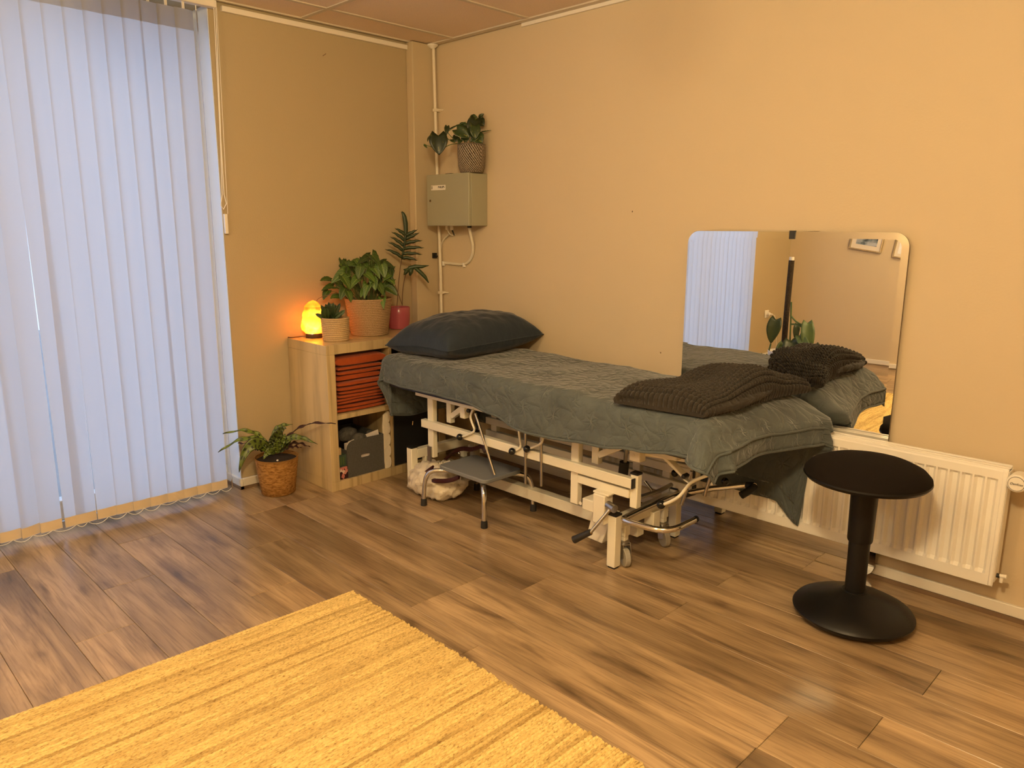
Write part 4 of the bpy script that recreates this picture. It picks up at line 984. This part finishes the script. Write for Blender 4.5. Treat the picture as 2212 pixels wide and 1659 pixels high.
# ------------------------------------------------------------------ step stool
ss = thing('step_stool', 'low step stool with grey top and chrome legs under the couch', 'step stool', (1.11, -.63, 0))
feet = [(.886, -.803), (1.318, -.786), (1.33, -.461), (.907, -.456)]
tz = .222; cor = [(.955, -.752), (1.292, -.760), (1.300, -.520), (.962, -.512)]
MB().prism(rrect(.952, 1.300, -.764, -.508, .03), lambda a, b, d: (a, b, tz-d), .020).build('tread', 'greytop', ss, bevel=.004, fix=True)
cxx, cyy = 1.126, -.636
for fx_, fy_ in feet:
    d_ = Vector((fx_-cxx, fy_-cyy, 0)); e_ = Vector((cxx, cyy, 0))
    P = [e_+d_*.15+Vector((0, 0, tz-.028)), e_+d_*.55+Vector((0, 0, tz-.028)), e_+d_*.86+Vector((0, 0, tz-.034)), e_+d_*.97+Vector((0, 0, tz-.075)), e_+d_*1.0+Vector((0, 0, .03))]
    lg = MB().tube(P, .0118, 14, smooth=2).build('leg', 'chrome', ss)
    MB().lathe([(.0165, 0), (.0155, .03), (.0135, .036)], (fx_, fy_, 0), 16).build('rubber_foot', 'rubber', lg)
MB().tube([(cxx-.12, cyy, tz-.03), (cxx+.12, cyy, tz-.03)], .010, 10).build('under_bar', 'steel', ss)

# ------------------------------------------------------------------ tote bag
tb = thing('tote_bag', 'crumpled off white canvas tote bag with maroon straps on the floor', 'bag', (.80, -.66, 0))
def bag(u, v):
    a = 2*PI*u; ph = PI*(v-.5); r = Vector((math.cos(a)*math.cos(ph), math.sin(a)*math.cos(ph), math.sin(ph)))
    rx, ry, rz = .175, .115, .085
    p = Vector((.815+r.x*rx-.02, -.640+r.y*ry, .075+r.z*rz))
    n1 = noise.fractal(p*9, 1, 2, 4); p += r*(.030*n1); p += r*(.020*abs(math.sin(p.x*48+p.y*30+5*n1)))
    if r.x < -.2: p.z -= .035*(-r.x-.2); p.y -= .03*(-r.x-.2)
    p.z = max(p.z, .001); return tuple(p)
MB().grid(bag, 64, 34).build('body', 'canvas', tb, smooth=70)
MB().grid(lambda u, v: (lerp(.78, .98, u), lerp(-.60, -.40, v)+.02*nz(u*5, v*4), .10+.055*math.sin(u*PI)*(.6+.4*math.sin(v*PI))+.02*nz(u*6, v*6, 3)), 20, 14).build('flap', 'canvas', tb, smooth=70)
def strap(pts, y):
    P = [FX(a, b, y) if len(p_) == 2 else FX(a, b, p_[2]) for p_ in pts for a, b in [p_[:2]]]
    m_ = MB()
    for w_ in (-1, 0, 1): m_.tube([p+Vector((0, .003*w_, .006*w_)) for p in P], .006, 8, smooth=2)
    m_.build('strap', 'maroon', tb, smooth=60)
strap([(935, 1010), (923, 1018), (916, 1024), (925, 1034), (945, 1040), (975, 1038), (992, 1030)], -.74)
strap([(958, 997), (980, 975), (1000, 968), (1016, 972), (1030, 968), (1042, 962), (1048, 975)], -.50)
MB().ball(FX(992, 979, -.52), .007, 10).build('rivet', 'chrome', tb)

# ------------------------------------------------------------------ leaves
def leaf(path, width, m, parent, shape='lance', wave=0.0, face=None, cup=.12, name='leaf', nu=14, nv=6, stem=None):
    """path: list of 3D points base..tip; the blade lies across the path, turned to `face`"""
    P = [Vector(p) for p in path]
    def at(t):
        if len(P) == 2: return P[0].lerp(P[1], t)
        if len(P) == 3: a, b, c = P; return a*(1-t)**2+b*2*t*(1-t)+c*t*t
        a, b, c, d = P; return a*(1-t)**3+b*3*t*(1-t)**2+c*3*t*t*(1-t)+d*t**3
    fc = Vector(face) if face is not None else (CAM-P[0]).normalized()
    def wd(t):
        if shape == 'lance': return math.sin(PI*min(1, t**.85))**.75*(1-.25*t)
        if shape == 'heart': return (math.sin(PI*min(1, (t*.94+.06))**.62)**.8)*1.0 if t < 1 else 0
        if shape == 'arrow': return max(0, 1-t)**.8*(1.15 if t < .12 else 1.05)*(1 if t > .02 else .75)
        return math.sin(PI*t)**.5                   # oval
    def f(u, v):
        t = u; p = at(t); tg = (at(min(1, t+.02))-at(max(0, t-.02))).normalized()
        sd = tg.cross(fc); sd = sd.normalized() if sd.length > 1e-3 else tg.orthogonal().normalized(); nr = sd.cross(tg).normalized()
        s_ = v*2-1; wv = wave*math.sin(t*26+(1.5 if s_ > 0 else 0))*abs(s_)**2
        q = p+sd*(s_*width/2*wd(t))-nr*0+nr*(cup*width*(abs(s_)**1.5)*wd(t))+nr*wv
        if shape in ('heart', 'arrow') and t < .22: q -= tg*(abs(s_)*width*.42*(1-t/.22)*(1 if shape == 'arrow' else .55))
        q.x = max(q.x, .014); q.y = min(q.y, -.012)
        return tuple(q)
    o = MB().grid(f, nu, nv).build(name, m, parent, smooth=70)
    md = o.modifiers.new('thickness', 'SOLIDIFY'); md.thickness = .0011; md.offset = 0
    if stem is not None: MB().tube([Vector(stem), Vector(stem).lerp(P[0], .6)+Vector((0, 0, .01)), P[0]], .0016, 6, smooth=1).build('stalk', 'stem', o)
    return o
def pot_prof(r0, r1, h, rib, n, lip=.004):
    out = [(r0*.96, 0), (r0, .004)]
    for k in range(n*2+1):
        t = k/(n*2); out.append((lerp(r0, r1, t)+(rib if k % 2 else 0), .004+t*(h-.006)))
    return out+[(r1, h), (r1-lip, h), (r1-lip*1.3, h-.02)]

# calathea in a seagrass basket on the floor
c0 = onz(599, 1063, 0); c0 = Vector((.190, -1.235, 0))
ca = thing('potted_calathea', 'calathea with wavy spotted leaves in a seagrass basket on the floor', 'plant', c0)
MB().lathe([(.080, 0), (.086, .004), (.100, .10), (.112, .192), (.1125, .200), (.107, .200), (.106, .17)], c0, 48, uvs=(3, 1), wob=lambda a, z: 1+.012*math.sin(z*420)+.008*nz(a*5, z*60)).build('basket', 'seagrass', ca, smooth=60)
MB().lathe([(.106, .182), (.05, .186), (.0005, .188)], c0, 32).build('soil', 'soil', ca)
def Z7(x, y, off):
    p = facing(400+x/6.144, 860+y/6.144, c0, off)
    return p if p.y < -1.065 else ony(400+x/6.144, 860+y/6.144, -1.065)
cl = [([(1090, 690), (1060, 560), (930, 330), (500, 478)], .05, .5, .030, .0), ([(1100, 700), (1040, 560), (850, 400), (440, 722)], .06, .5, .034, .05),
      ([(1110, 720), (1000, 540), (800, 520), (715, 990)], .02, 1, .062, .11), ([(1215, 720), (1180, 560), (1240, 380), (1345, 400)], 0, 1, .050, .03),
      ([(1200, 700), (1150, 420), (1230, 340), (1425, 352)], -.02, .6, .034, -.03), ([(1260, 700), (1360, 480), (1540, 270), (2000, 345)], -.02, .25, .030, -.06),
      ([(1270, 700), (1330, 480), (1480, 470), (1757, 615)], .0, .7, .036, .03), ([(1270, 710), (1360, 580), (1500, 570), (1657, 650)], -.03, .25, .030, -.03),
      ([(1270, 720), (1330, 660), (1440, 620), (1540, 662)], -.03, .25, .028, -.02), ([(1180, 740), (1150, 680), (1090, 690), (1035, 822)], .03, 1, .040, .06),
      ([(1170, 720), (1140, 620), (1130, 560), (1148, 490)], .02, .8, .026, .02), ([(1220, 720), (1260, 600), (1300, 540), (1330, 470)], .02, .8, .040, .02),
      ([(1180, 720), (1110, 640), (1080, 600), (1060, 560)], .03, .8, .036, .03), ([(1230, 730), (1220, 650), (1215, 600), (1225, 520)], .05, .9, .042, .05),
      ([(1150, 730), (1050, 690), (960, 660), (930, 690)], .0, .3, .034, -.05), ([(1250, 730), (1330, 640), (1370, 560), (1440, 470)], -.01, .6, .034, -.04),
      ([(1130, 720), (980, 620), (880, 590), (700, 600)], -.03, .2, .030, -.07)]
vd = Vector((CAM.x-c0.x, CAM.y-c0.y, 0)).normalized()
for pth, off0, fcam, wdt, off1 in cl:
    P = [Z7(a, b, lerp(off0*.3, off1, k/3)) for k, (a, b) in enumerate(pth)]
    fc = (Vector((0, 0, 1))*(1-fcam)+vd*fcam+Vector((0, 0, .25))).normalized()
    leaf(P, wdt*1.15, 'calathea' if fcam > .27 else 'calback', ca, 'lance', .0058, fc, .10, nu=26)
q = Z7(1225, 825, .10); MB().ball(q, .006, 10, (1, 1, .7)).build('white_stone', 'white', ca)

# succulent in the small ribbed pot
s0 = onz(719, 740, .79)+Vector((-.052, .052, 0))
su = thing('potted_succulent', 'small dark green succulent in a beige ribbed pot', 'plant', s0)
MB().lathe(pot_prof(.0685, .0735, .126, .0026, 12), s0, 44, uvs=(3, 1)).build('pot', 'ribpot', su, smooth=28)
MB().lathe([(.073, .110), (.0005, .114)], s0, 24).build('soil', 'soil', su)
def Z3(x, y, ref, off=0): return facing(600+x/5.183, 440+y/5.183, ref, off)
random.seed(21)
for k in range(26):
    bx_ = 590+random.uniform(-70, 70); an = random.uniform(-.75, .75); ln = random.uniform(.7, 1.0)
    tip = (590+math.sin(an)*175*ln*.8, 1290-math.cos(an)*190*ln*.98); off = random.uniform(-.045, .05)
    leaf([Z3(bx_, 1290, s0, off*.5), Z3((bx_+tip[0])/2-8, (1290+tip[1])/2, s0, off*.8), Z3(tip[0], tip[1], s0, off)], random.uniform(.024, .034), 'darkleaf', su, 'oval', 0, None, .22, nu=8, nv=4)
for tip in ((435, 1240), (420, 1232), (755, 1188), (715, 1215), (700, 1110), (480, 1130), (570, 1100), (625, 1105)):
    leaf([Z3(600+(tip[0]-600)*.15, 1285, s0, .01), Z3(600+(tip[0]-600)*.6, (1285+tip[1])/2+10, s0, .02), Z3(tip[0], tip[1], s0, .02)], .024, 'darkleaf', su, 'oval', 0, None, .2, nu=8, nv=4)

# arrowhead plant in the large pot
b0 = onz(791, 728, .79)+Vector((-.074, .074, 0))
ar = thing('potted_arrowhead', 'bushy green arrowhead plant in a large tan ribbed pot', 'plant', b0)
MB().lathe(pot_prof(.103, .131, .208, .0020, 21), b0, 56, uvs=(3, 1)).build('pot', 'bigpot', ar, smooth=28)
MB().lathe([(.124, .184), (.0005, .190)], b0, 32).build('soil', 'soil', ar)
random.seed(5)
cx_, cy_ = 950, 850
def arrow_leaf(x, y, ang, ln, off, w_=.72, face=None):
    """ang: direction of the tip in the picture, 0 = down"""
    d_ = Vector((math.sin(ang), math.cos(ang))); px_ = ln*5.183*396/5.183*1.0
    Lp = ln*396*5.183/1.0/1.0
    a = (x-d_.x*Lp*.45, y-d_.y*Lp*.45); b = (x+d_.x*Lp*.55, y+d_.y*Lp*.55)
    A_, B_ = Z3(a[0], a[1], b0, off), Z3(b[0], b[1], b0, off+.03); mid = (A_+B_)/2+Vector((0, 0, .012))
    root = Vector((b0.x+(A_.x-b0.x)*.35, b0.y+(A_.y-b0.y)*.35, b0.z+.188))
    fc = (vd*.75+Vector((0, 0, .65))+Vector((random.uniform(-.35, .35), random.uniform(-.35, .35), 0))).normalized() if face is None else face
    leaf([A_, mid, B_], ln*w_, 'syng', ar, 'heart' if random.random() < .6 else 'arrow', .002, fc, .14, nu=10, nv=6, stem=root)
big = [(1100, 640, .6, .085, .05), (680, 830, -.9, .095, .06), (990, 985, -.25, .080, .10), (760, 880, .5, .085, .08), (1180, 750, .2, .080, .07), (920, 770, -.2, .075, .08), (560, 950, -1.2, .07, .02), (540, 860, -1.5, .06, .01),
       (540, 1020, -.5, .06, .02), (1270, 975, .9, .08, .05), (1150, 960, .4, .07, .09), (1240, 700, 1.2, .07, .0), (960, 640, -1.0, .08, .02), (870, 680, -1.4, .075, .0), (740, 720, -2.2, .06, .0), (1180, 1120, .1, .06, .10), (1250, 860, .9, .075, .05), (1030, 830, .8, .075, .09),
       (850, 900, -.6, .075, .07), (730, 1010, -.4, .07, .05), (800, 1040, .3, .065, .08), (640, 1050, -1.3, .05, .03), (1080, 900, .2, .07, .09), (1110, 780, .5, .07, .08)]
for bb_ in big: arrow_leaf(*bb_)
for k in range(34):
    r_ = math.sqrt(random.random()); t_ = random.uniform(0, 2*PI); x = cx_+r_*math.cos(t_)*330; y = cy_-20+r_*math.sin(t_)*195
    if y > 1040: y = 1000
    arrow_leaf(x, y, random.uniform(-1.2, 1.2), random.uniform(.05, .075), random.uniform(-.10, .06))
MB().tube([Z3(700, 1000, b0, .03), Z3(560, 1020, b0, .05), Z3(450, 1060, b0, .05), Z3(425, 1110, b0, .05)], .0018, 6, smooth=2).build('runner', 'brownstem', ar)
MB().tube([Z3(620, 880, b0, .03), Z3(700, 950, b0, .04), Z3(800, 1040, b0, .04)], .0016, 6, smooth=1).build('runner', 'brownstem', ar)

# fern in the pink pot
p0 = onz(859, 712, .79)+Vector((-.040, .040, 0))
fe = thing('potted_fern', 'tall lobed fern in a pink glazed pot', 'plant', p0)
MB().lathe([(.050, 0), (.057, .003), (.0655, .04), (.0685, .085), (.068, .127), (.0655, .130), (.063, .127), (.062, .108)], p0, 44).build('pot', 'pink', fe, smooth=50)
MB().lathe([(.0625, .112), (.03, .121), (.0005, .126)], p0, 24).build('soil', 'soil', fe)
def ribbon(pts, ws, off, curl=.0):
    """tapering blade through picture points"""
    m_ = MB(); P = [Z3(a, b, p0, off+curl*k) for k, (a, b) in enumerate(pts)]
    up = vd; vs = []; fs = []
    for k, p in enumerate(P):
        tg = (P[min(k+1, len(P)-1)]-P[max(k-1, 0)]).normalized(); sd = tg.cross(up).normalized(); w__ = ws[k]/2
        vs += [p-sd*w__-up*.002, p+up*.0015, p+sd*w__-up*.002]
    for k in range(len(P)-1): fs += [(3*k, 3*k+1, 3*k+4, 3*k+3), (3*k+1, 3*k+2, 3*k+5, 3*k+4)]
    return vs, fs
fr = MB()
vs, fs = ribbon([(1385, 628), (1400, 560), (1418, 470), (1432, 380), (1436, 300), (1432, 220), (1420, 150), (1405, 110), (1388, 88)], [.004, .012, .014, .017, .024, .027, .025, .018, .008], .0); fr.add(vs, fs)
for s_, e_, mid in (((1390, 600), (1200, 510), (1300, 530)), ((1402, 525), (1230, 430), (1320, 455)), ((1412, 470), (1258, 370), (1340, 405)), ((1422, 410), (1272, 315), (1350, 345)), ((1428, 350), (1310, 275), (1370, 298)),
                 ((1392, 608), (1570, 638), (1480, 598)), ((1400, 560), (1620, 570), (1500, 545)), ((1412, 500), (1640, 495), (1530, 482)), ((1422, 445), (1622, 410), (1520, 420)), ((1430, 395), (1588, 322), (1520, 358)), ((1436, 355), (1568, 288), (1510, 318))):
    N_ = 8; pts = []; ws = []
    for k in range(N_+1):
        t = k/N_; a = (s_[0]*(1-t)**2+2*mid[0]*t*(1-t)+e_[0]*t*t, s_[1]*(1-t)**2+2*mid[1]*t*(1-t)+e_[1]*t*t + 4*math.sin(t*16)); pts.append(a); ws.append(.0215*(1-t**2.2)*(.75+.25*math.sin(PI*t))+.001)
    vs, fs = ribbon(pts, ws, .002, .0012); fr.add(vs, fs)
o = fr.build('frond', 'fern', fe, smooth=70); md = o.modifiers.new('thickness', 'SOLIDIFY'); md.thickness = .001
fr = MB()
for pts, ws in (([(1432, 790), (1480, 720), (1540, 705), (1620, 705), (1692, 692)], [.008, .026, .026, .018, .003]), ([(1535, 715), (1590, 760), (1650, 820), (1690, 885)], [.020, .024, .022, .006]),
                ([(1480, 730), (1440, 745), (1408, 738)], [.024, .02, .006]), ([(1500, 720), (1490, 770), (1480, 805)], [.03, .026, .010]), ([(1450, 740), (1430, 775), (1412, 798)], [.026, .02, .005])):
    vs, fs = ribbon(pts, ws, .02); fr.add(vs, fs)
o = fr.build('frond', 'fern', fe, smooth=70); md = o.modifiers.new('thickness', 'SOLIDIFY'); md.thickness = .001
for pts in ([(1335, 1145), (1348, 950), (1362, 780), (1385, 626)], [(1395, 1140), (1396, 1000), (1410, 880), (1434, 788)], [(1392, 1130), (1350, 1010), (1310, 900), (1285, 850)]):
    MB().tube([Z3(a, b, p0, .0) for a, b in pts], .0021, 7, smooth=2).build('stalk', 'brownstem', fe)

# salt lamp
l0 = onz(676, 731, .79)+Vector((-.026, .026, 0))
sl = thing('salt_lamp', 'glowing orange salt crystal lamp on a dark wooden base', 'lamp', l0)
MB().lathe([(.046, 0), (.048, .003), (.048, .024), (.045, .026)], l0, 36).build('wood_base', 'glassdark', sl)
def rock(u, v):
    a = 2*PI*u; t = v
    r = interp([(0, .046), (.10, .060), (.30, .065), (.55, .062), (.78, .045), (.92, .028), (1, .001)], t)
    n_ = noise.fractal(Vector((math.cos(a)*1.5, math.sin(a)*1.5, t*2.6)), 1, 2, 3); r *= 1+.20*n_
    return (l0.x+math.cos(a)*r*1.05, l0.y+math.sin(a)*r, l0.z+.026+t*.180)
MB().grid(rock, 26, 20).build('salt_crystal', 'salt', sl, smooth=22)
ld = bpy.data.lights.new('salt_bulb', 'POINT'); ld.energy = SALT; ld.color = (1, .74, .34); ld.shadow_soft_size = .012
lo = bpy.data.objects.new('salt_bulb', ld); COL.objects.link(lo); lo.parent = sl; lo.location = (.022, -.020, .075)
MB().tube([l0+Vector((-.046, -.02, .006)), l0+Vector((-.07, -.06, .003)), l0+Vector((-.062, -.11, .003)), l0+Vector((-.10, -.115, .003))], .0028, 8, smooth=2).build('power_cord', 'brownstem', sl)

# pothos on the electrical box
q0 = Vector((.470, -.084, 1.6912))
po = thing('potted_pothos', 'trailing pothos in a black and white braided pot on the electrical box', 'plant', q0)
MB().lathe([(.060, 0), (.066, .004), (.076, .04), (.080, .09), (.081, .150), (.080, .157), (.075, .157), (.073, .14)], q0, 44, uvs=(1, 1), wob=lambda a, z: 1+.010*math.sin(a*40+z*300)).build('pot', 'braidpot', po, smooth=60)
MB().lathe([(.074, .138), (.0005, .142)], q0, 24).build('soil', 'soil', po)
def Z5(x, y, off=0): return facing(860+x/4.147, 200+y/4.147, q0, off)
vd2 = Vector((CAM.x-q0.x, CAM.y-q0.y, 0)).normalized()
def pl_leaf(b, t, w_, off, face=None, shp='heart', st_=None):
    A_, B_ = Z5(b[0], b[1], off), Z5(t[0], t[1], off+.015)
    leaf([A_, (A_+B_)/2+vd2*.008, B_], w_, 'pothos', po, shp, .001, face if face is not None else (vd2+Vector((0, 0, .35))).normalized(), .12, nu=10, nv=6, stem=st_)
root = lambda x, off=0: Z5(x, 455, off)
pl_leaf((360, 385), (368, 560), .105, .03, vd2); pl_leaf((300, 370), (262, 440), .05, .0, (vd2+Vector((-1, 0, 0))).normalized())
pl_leaf((440, 300), (432, 382), .030, .0); pl_leaf((460, 330), (608, 262), .026, -.01, Vector((0, 0, 1))); pl_leaf((485, 420), (510, 450), .03, .02)
pl_leaf((525, 330), (640, 408), .070, .05, None, 'heart', root(600, .02)); pl_leaf((560, 300), (650, 320), .05, .0, None, 'heart', root(620)); pl_leaf((620, 300), (700, 420), .07, .03, None, 'heart', root(640, .02))
pl_leaf((690, 240), (640, 400), .075, .02, None, 'heart', root(650)); pl_leaf((720, 250), (770, 300), .06, -.01, None, 'heart', root(690)); pl_leaf((655, 235), (720, 235), .05, -.01, None, 'heart', root(680)); pl_leaf((720, 232), (768, 188), .028, -.02, None, 'lance', root(690))
pl_leaf((735, 360), (835, 338), .030, .0, Vector((0, 0, 1)), 'lance', root(700)); pl_leaf((735, 355), (645, 445), .045, .03, None, 'lance', root(690, .02)); pl_leaf((700, 390), (755, 455), .075, .03, None, 'heart', root(690, .02)); pl_leaf((600, 400), (610, 445), .05, .05)
pl_leaf((520, 390), (520, 440), .04, .04); pl_leaf((560, 420), (540, 460), .03, .06); pl_leaf((690, 300), (690, 420), .06, .04, None, 'heart', root(670, .02)); pl_leaf((230, 462), (262, 498), .016, .0, None, 'lance')
for pts in ([(545, 455), (470, 462), (410, 495), (375, 498), (300, 490), (230, 462)], [(500, 420), (450, 370), (440, 340)], [(470, 430), (430, 405), (405, 398)], [(450, 345), (520, 300), (600, 265)]):
    MB().tube([Z5(a, b, .01) for a, b in pts], .0022, 7, smooth=2).build('vine', 'stem', po)

# ------------------------------------------------------------------ what the mirror shows of the rest of the room
def refl(px, py, x=None, y=None):
    q = ony(px, py, MYF); d = ray(px, py).normalized(); d.y *= -1
    return q+d*((x-q.x)/d.x if x is not None else (y-q.y)/d.y)
q = refl(1655, 678, x=0.0)
ot = thing('wall_socket', 'white wall socket with plug low on the wall beside the window', 'socket', (0, q.y, q.z))
MB().box(.0, .012, q.y-.04, q.y+.04, q.z-.04, q.z+.04).build('plate', 'white', ot, bevel=.003)
MB().lathe([(.020, 0), (.020, .03), (.010, .036), (.007, .06)], (.012, q.y, q.z), 20, 'x').build('plug', 'white', ot, fix=True)
MB().tube([(.07, q.y, q.z), (.10, q.y-.02, q.z-.02), (.09, q.y-.1, q.z-.3), (.05, q.y-.2, .01)], .004, 8, smooth=2).build('cord', 'cable', ot)
mp0 = ony(1697, 700, MYF)+Vector((ray(1697, 700).x, -ray(1697, 700).y, 0))*((3.75)/ray(1697, 700).y); mp0.z = 0
mo = thing('moss_pole_plant', 'climbing philodendron on a tall coir pole in the far corner', 'plant', mp0)
MB().lathe([(.11, 0), (.115, .004), (.14, .24), (.142, .26), (.135, .26), (.133, .24)], mp0, 36).build('pot', 'white', mo)
MB().lathe([(.134, .23), (.0005, .24)], mp0, 24).build('soil', 'soil', mo)
def MP(px, py, off=0): return refl(px, py, y=mp0.y+off)
pt = MP(1704, 562)
MB().tube([(mp0.x, mp0.y, .2), (mp0.x, mp0.y, pt.z*.5), (mp0.x+.01, mp0.y, pt.z)], .026, 18).build('coir_pole', 'moss', mo, smooth=60)
MB().tube([(mp0.x+.01, mp0.y, pt.z), (mp0.x+.01, mp0.y, pt.z+.03)], .022, 18).build('pole_tip', 'white', mo)
dxp = mp0.x+.005-MP(1697, 660).x
def MQ(px, py, off=0): p = MP(px, py, off); p.x += dxp; return p
vm = Vector((.45, .9, 0)).normalized()
for bs, tp, w_, off in (((1672, 690), (1661, 742), .13, .04), ((1740, 697), (1745, 770), .12, .06), ((1722, 725), (1752, 765), .09, .1), ((1705, 738), (1710, 790), .16, .12), ((1690, 745), (1682, 785), .13, .12), ((1645, 767), (1640, 800), .08, .08), ((1658, 768), (1664, 800), .09, .1), ((1755, 745), (1765, 775), .1, .1), ((1718, 700), (1716, 740), .06, .0)):
    A_, B_ = MQ(*bs, off), MQ(*tp, off+.03); leaf([A_, (A_+B_)/2+Vector((0, .03, 0)), B_], w_, 'philo', mo, 'heart', .004, (vm+Vector((0, 0, .2))).normalized(), .12, nu=12, nv=6)
for pts in ([(1705, 652), (1704, 690), (1702, 740), (1700, 790)], [(1703, 680), (1715, 695), (1735, 705)], [(1704, 700), (1722, 700), (1738, 718)], [(1702, 740), (1712, 730), (1722, 725)], [(1692, 758), (1675, 760), (1660, 772)], [(1661, 742), (1656, 760), (1658, 770)], [(1700, 785), (1702, 800), (1702, 830)]):
    MB().tube([MQ(a, b, .05) for a, b in pts], .008, 8, smooth=2).build('stem', 'stem', mo)
def picture(pts, lab, art, inner):
    """hung a little askew on the back wall"""
    A_ = refl(*pts[0], y=YE+.02); B_ = refl(*pts[1], y=YE+.02); ux = (B_-A_); ux.y = 0; wd_ = ux.length; ux.normalize(); uz = Vector((-ux.z, 0, ux.x)); hgt = pts[2]
    if uz.z < 0: uz = -uz
    t = thing('picture_frame', lab, 'picture', A_, 'framed pictures on the back wall')
    fn = lambda a, b, d: A_+ux*a+uz*b+Vector((0, -.0195+d, 0))
    bd = inner
    MB().prism([(0, 0), (wd_, 0), (wd_, hgt), (0, hgt)], fn, .012).build('backing', 'glassdark', t, fix=True)
    f_ = MB()
    for p in ([(0, 0), (wd_, 0), (wd_-.012, .012), (.012, .012)], [(wd_, 0), (wd_, hgt), (wd_-.012, hgt-.012), (wd_-.012, .012)], [(wd_, hgt), (0, hgt), (.012, hgt-.012), (wd_-.012, hgt-.012)], [(0, hgt), (0, 0), (.012, .012), (.012, hgt-.012)]): f_.prism(p, fn, .024)
    f_.build('frame', 'birch', t, fix=True)
    MB().prism([(.01, .01), (wd_-.01, .01), (wd_-.01, hgt-.01), (.01, hgt-.01)], fn, .014).build('mount', 'mat_w', t, fix=True)
    MB().prism([(bd, bd), (wd_-bd, bd), (wd_-bd, hgt-bd), (bd, hgt-bd)], fn, .0155).build('print', art, t, fix=True)
picture(((1834, 536), (1902, 547), .42), 'framed grey photograph on the far wall, seen in the mirror', 'art1', .055)
picture(((1927, 555), (1957, 560), .30), 'small framed white plant print on the far wall, seen in the mirror', 'art2', .04)
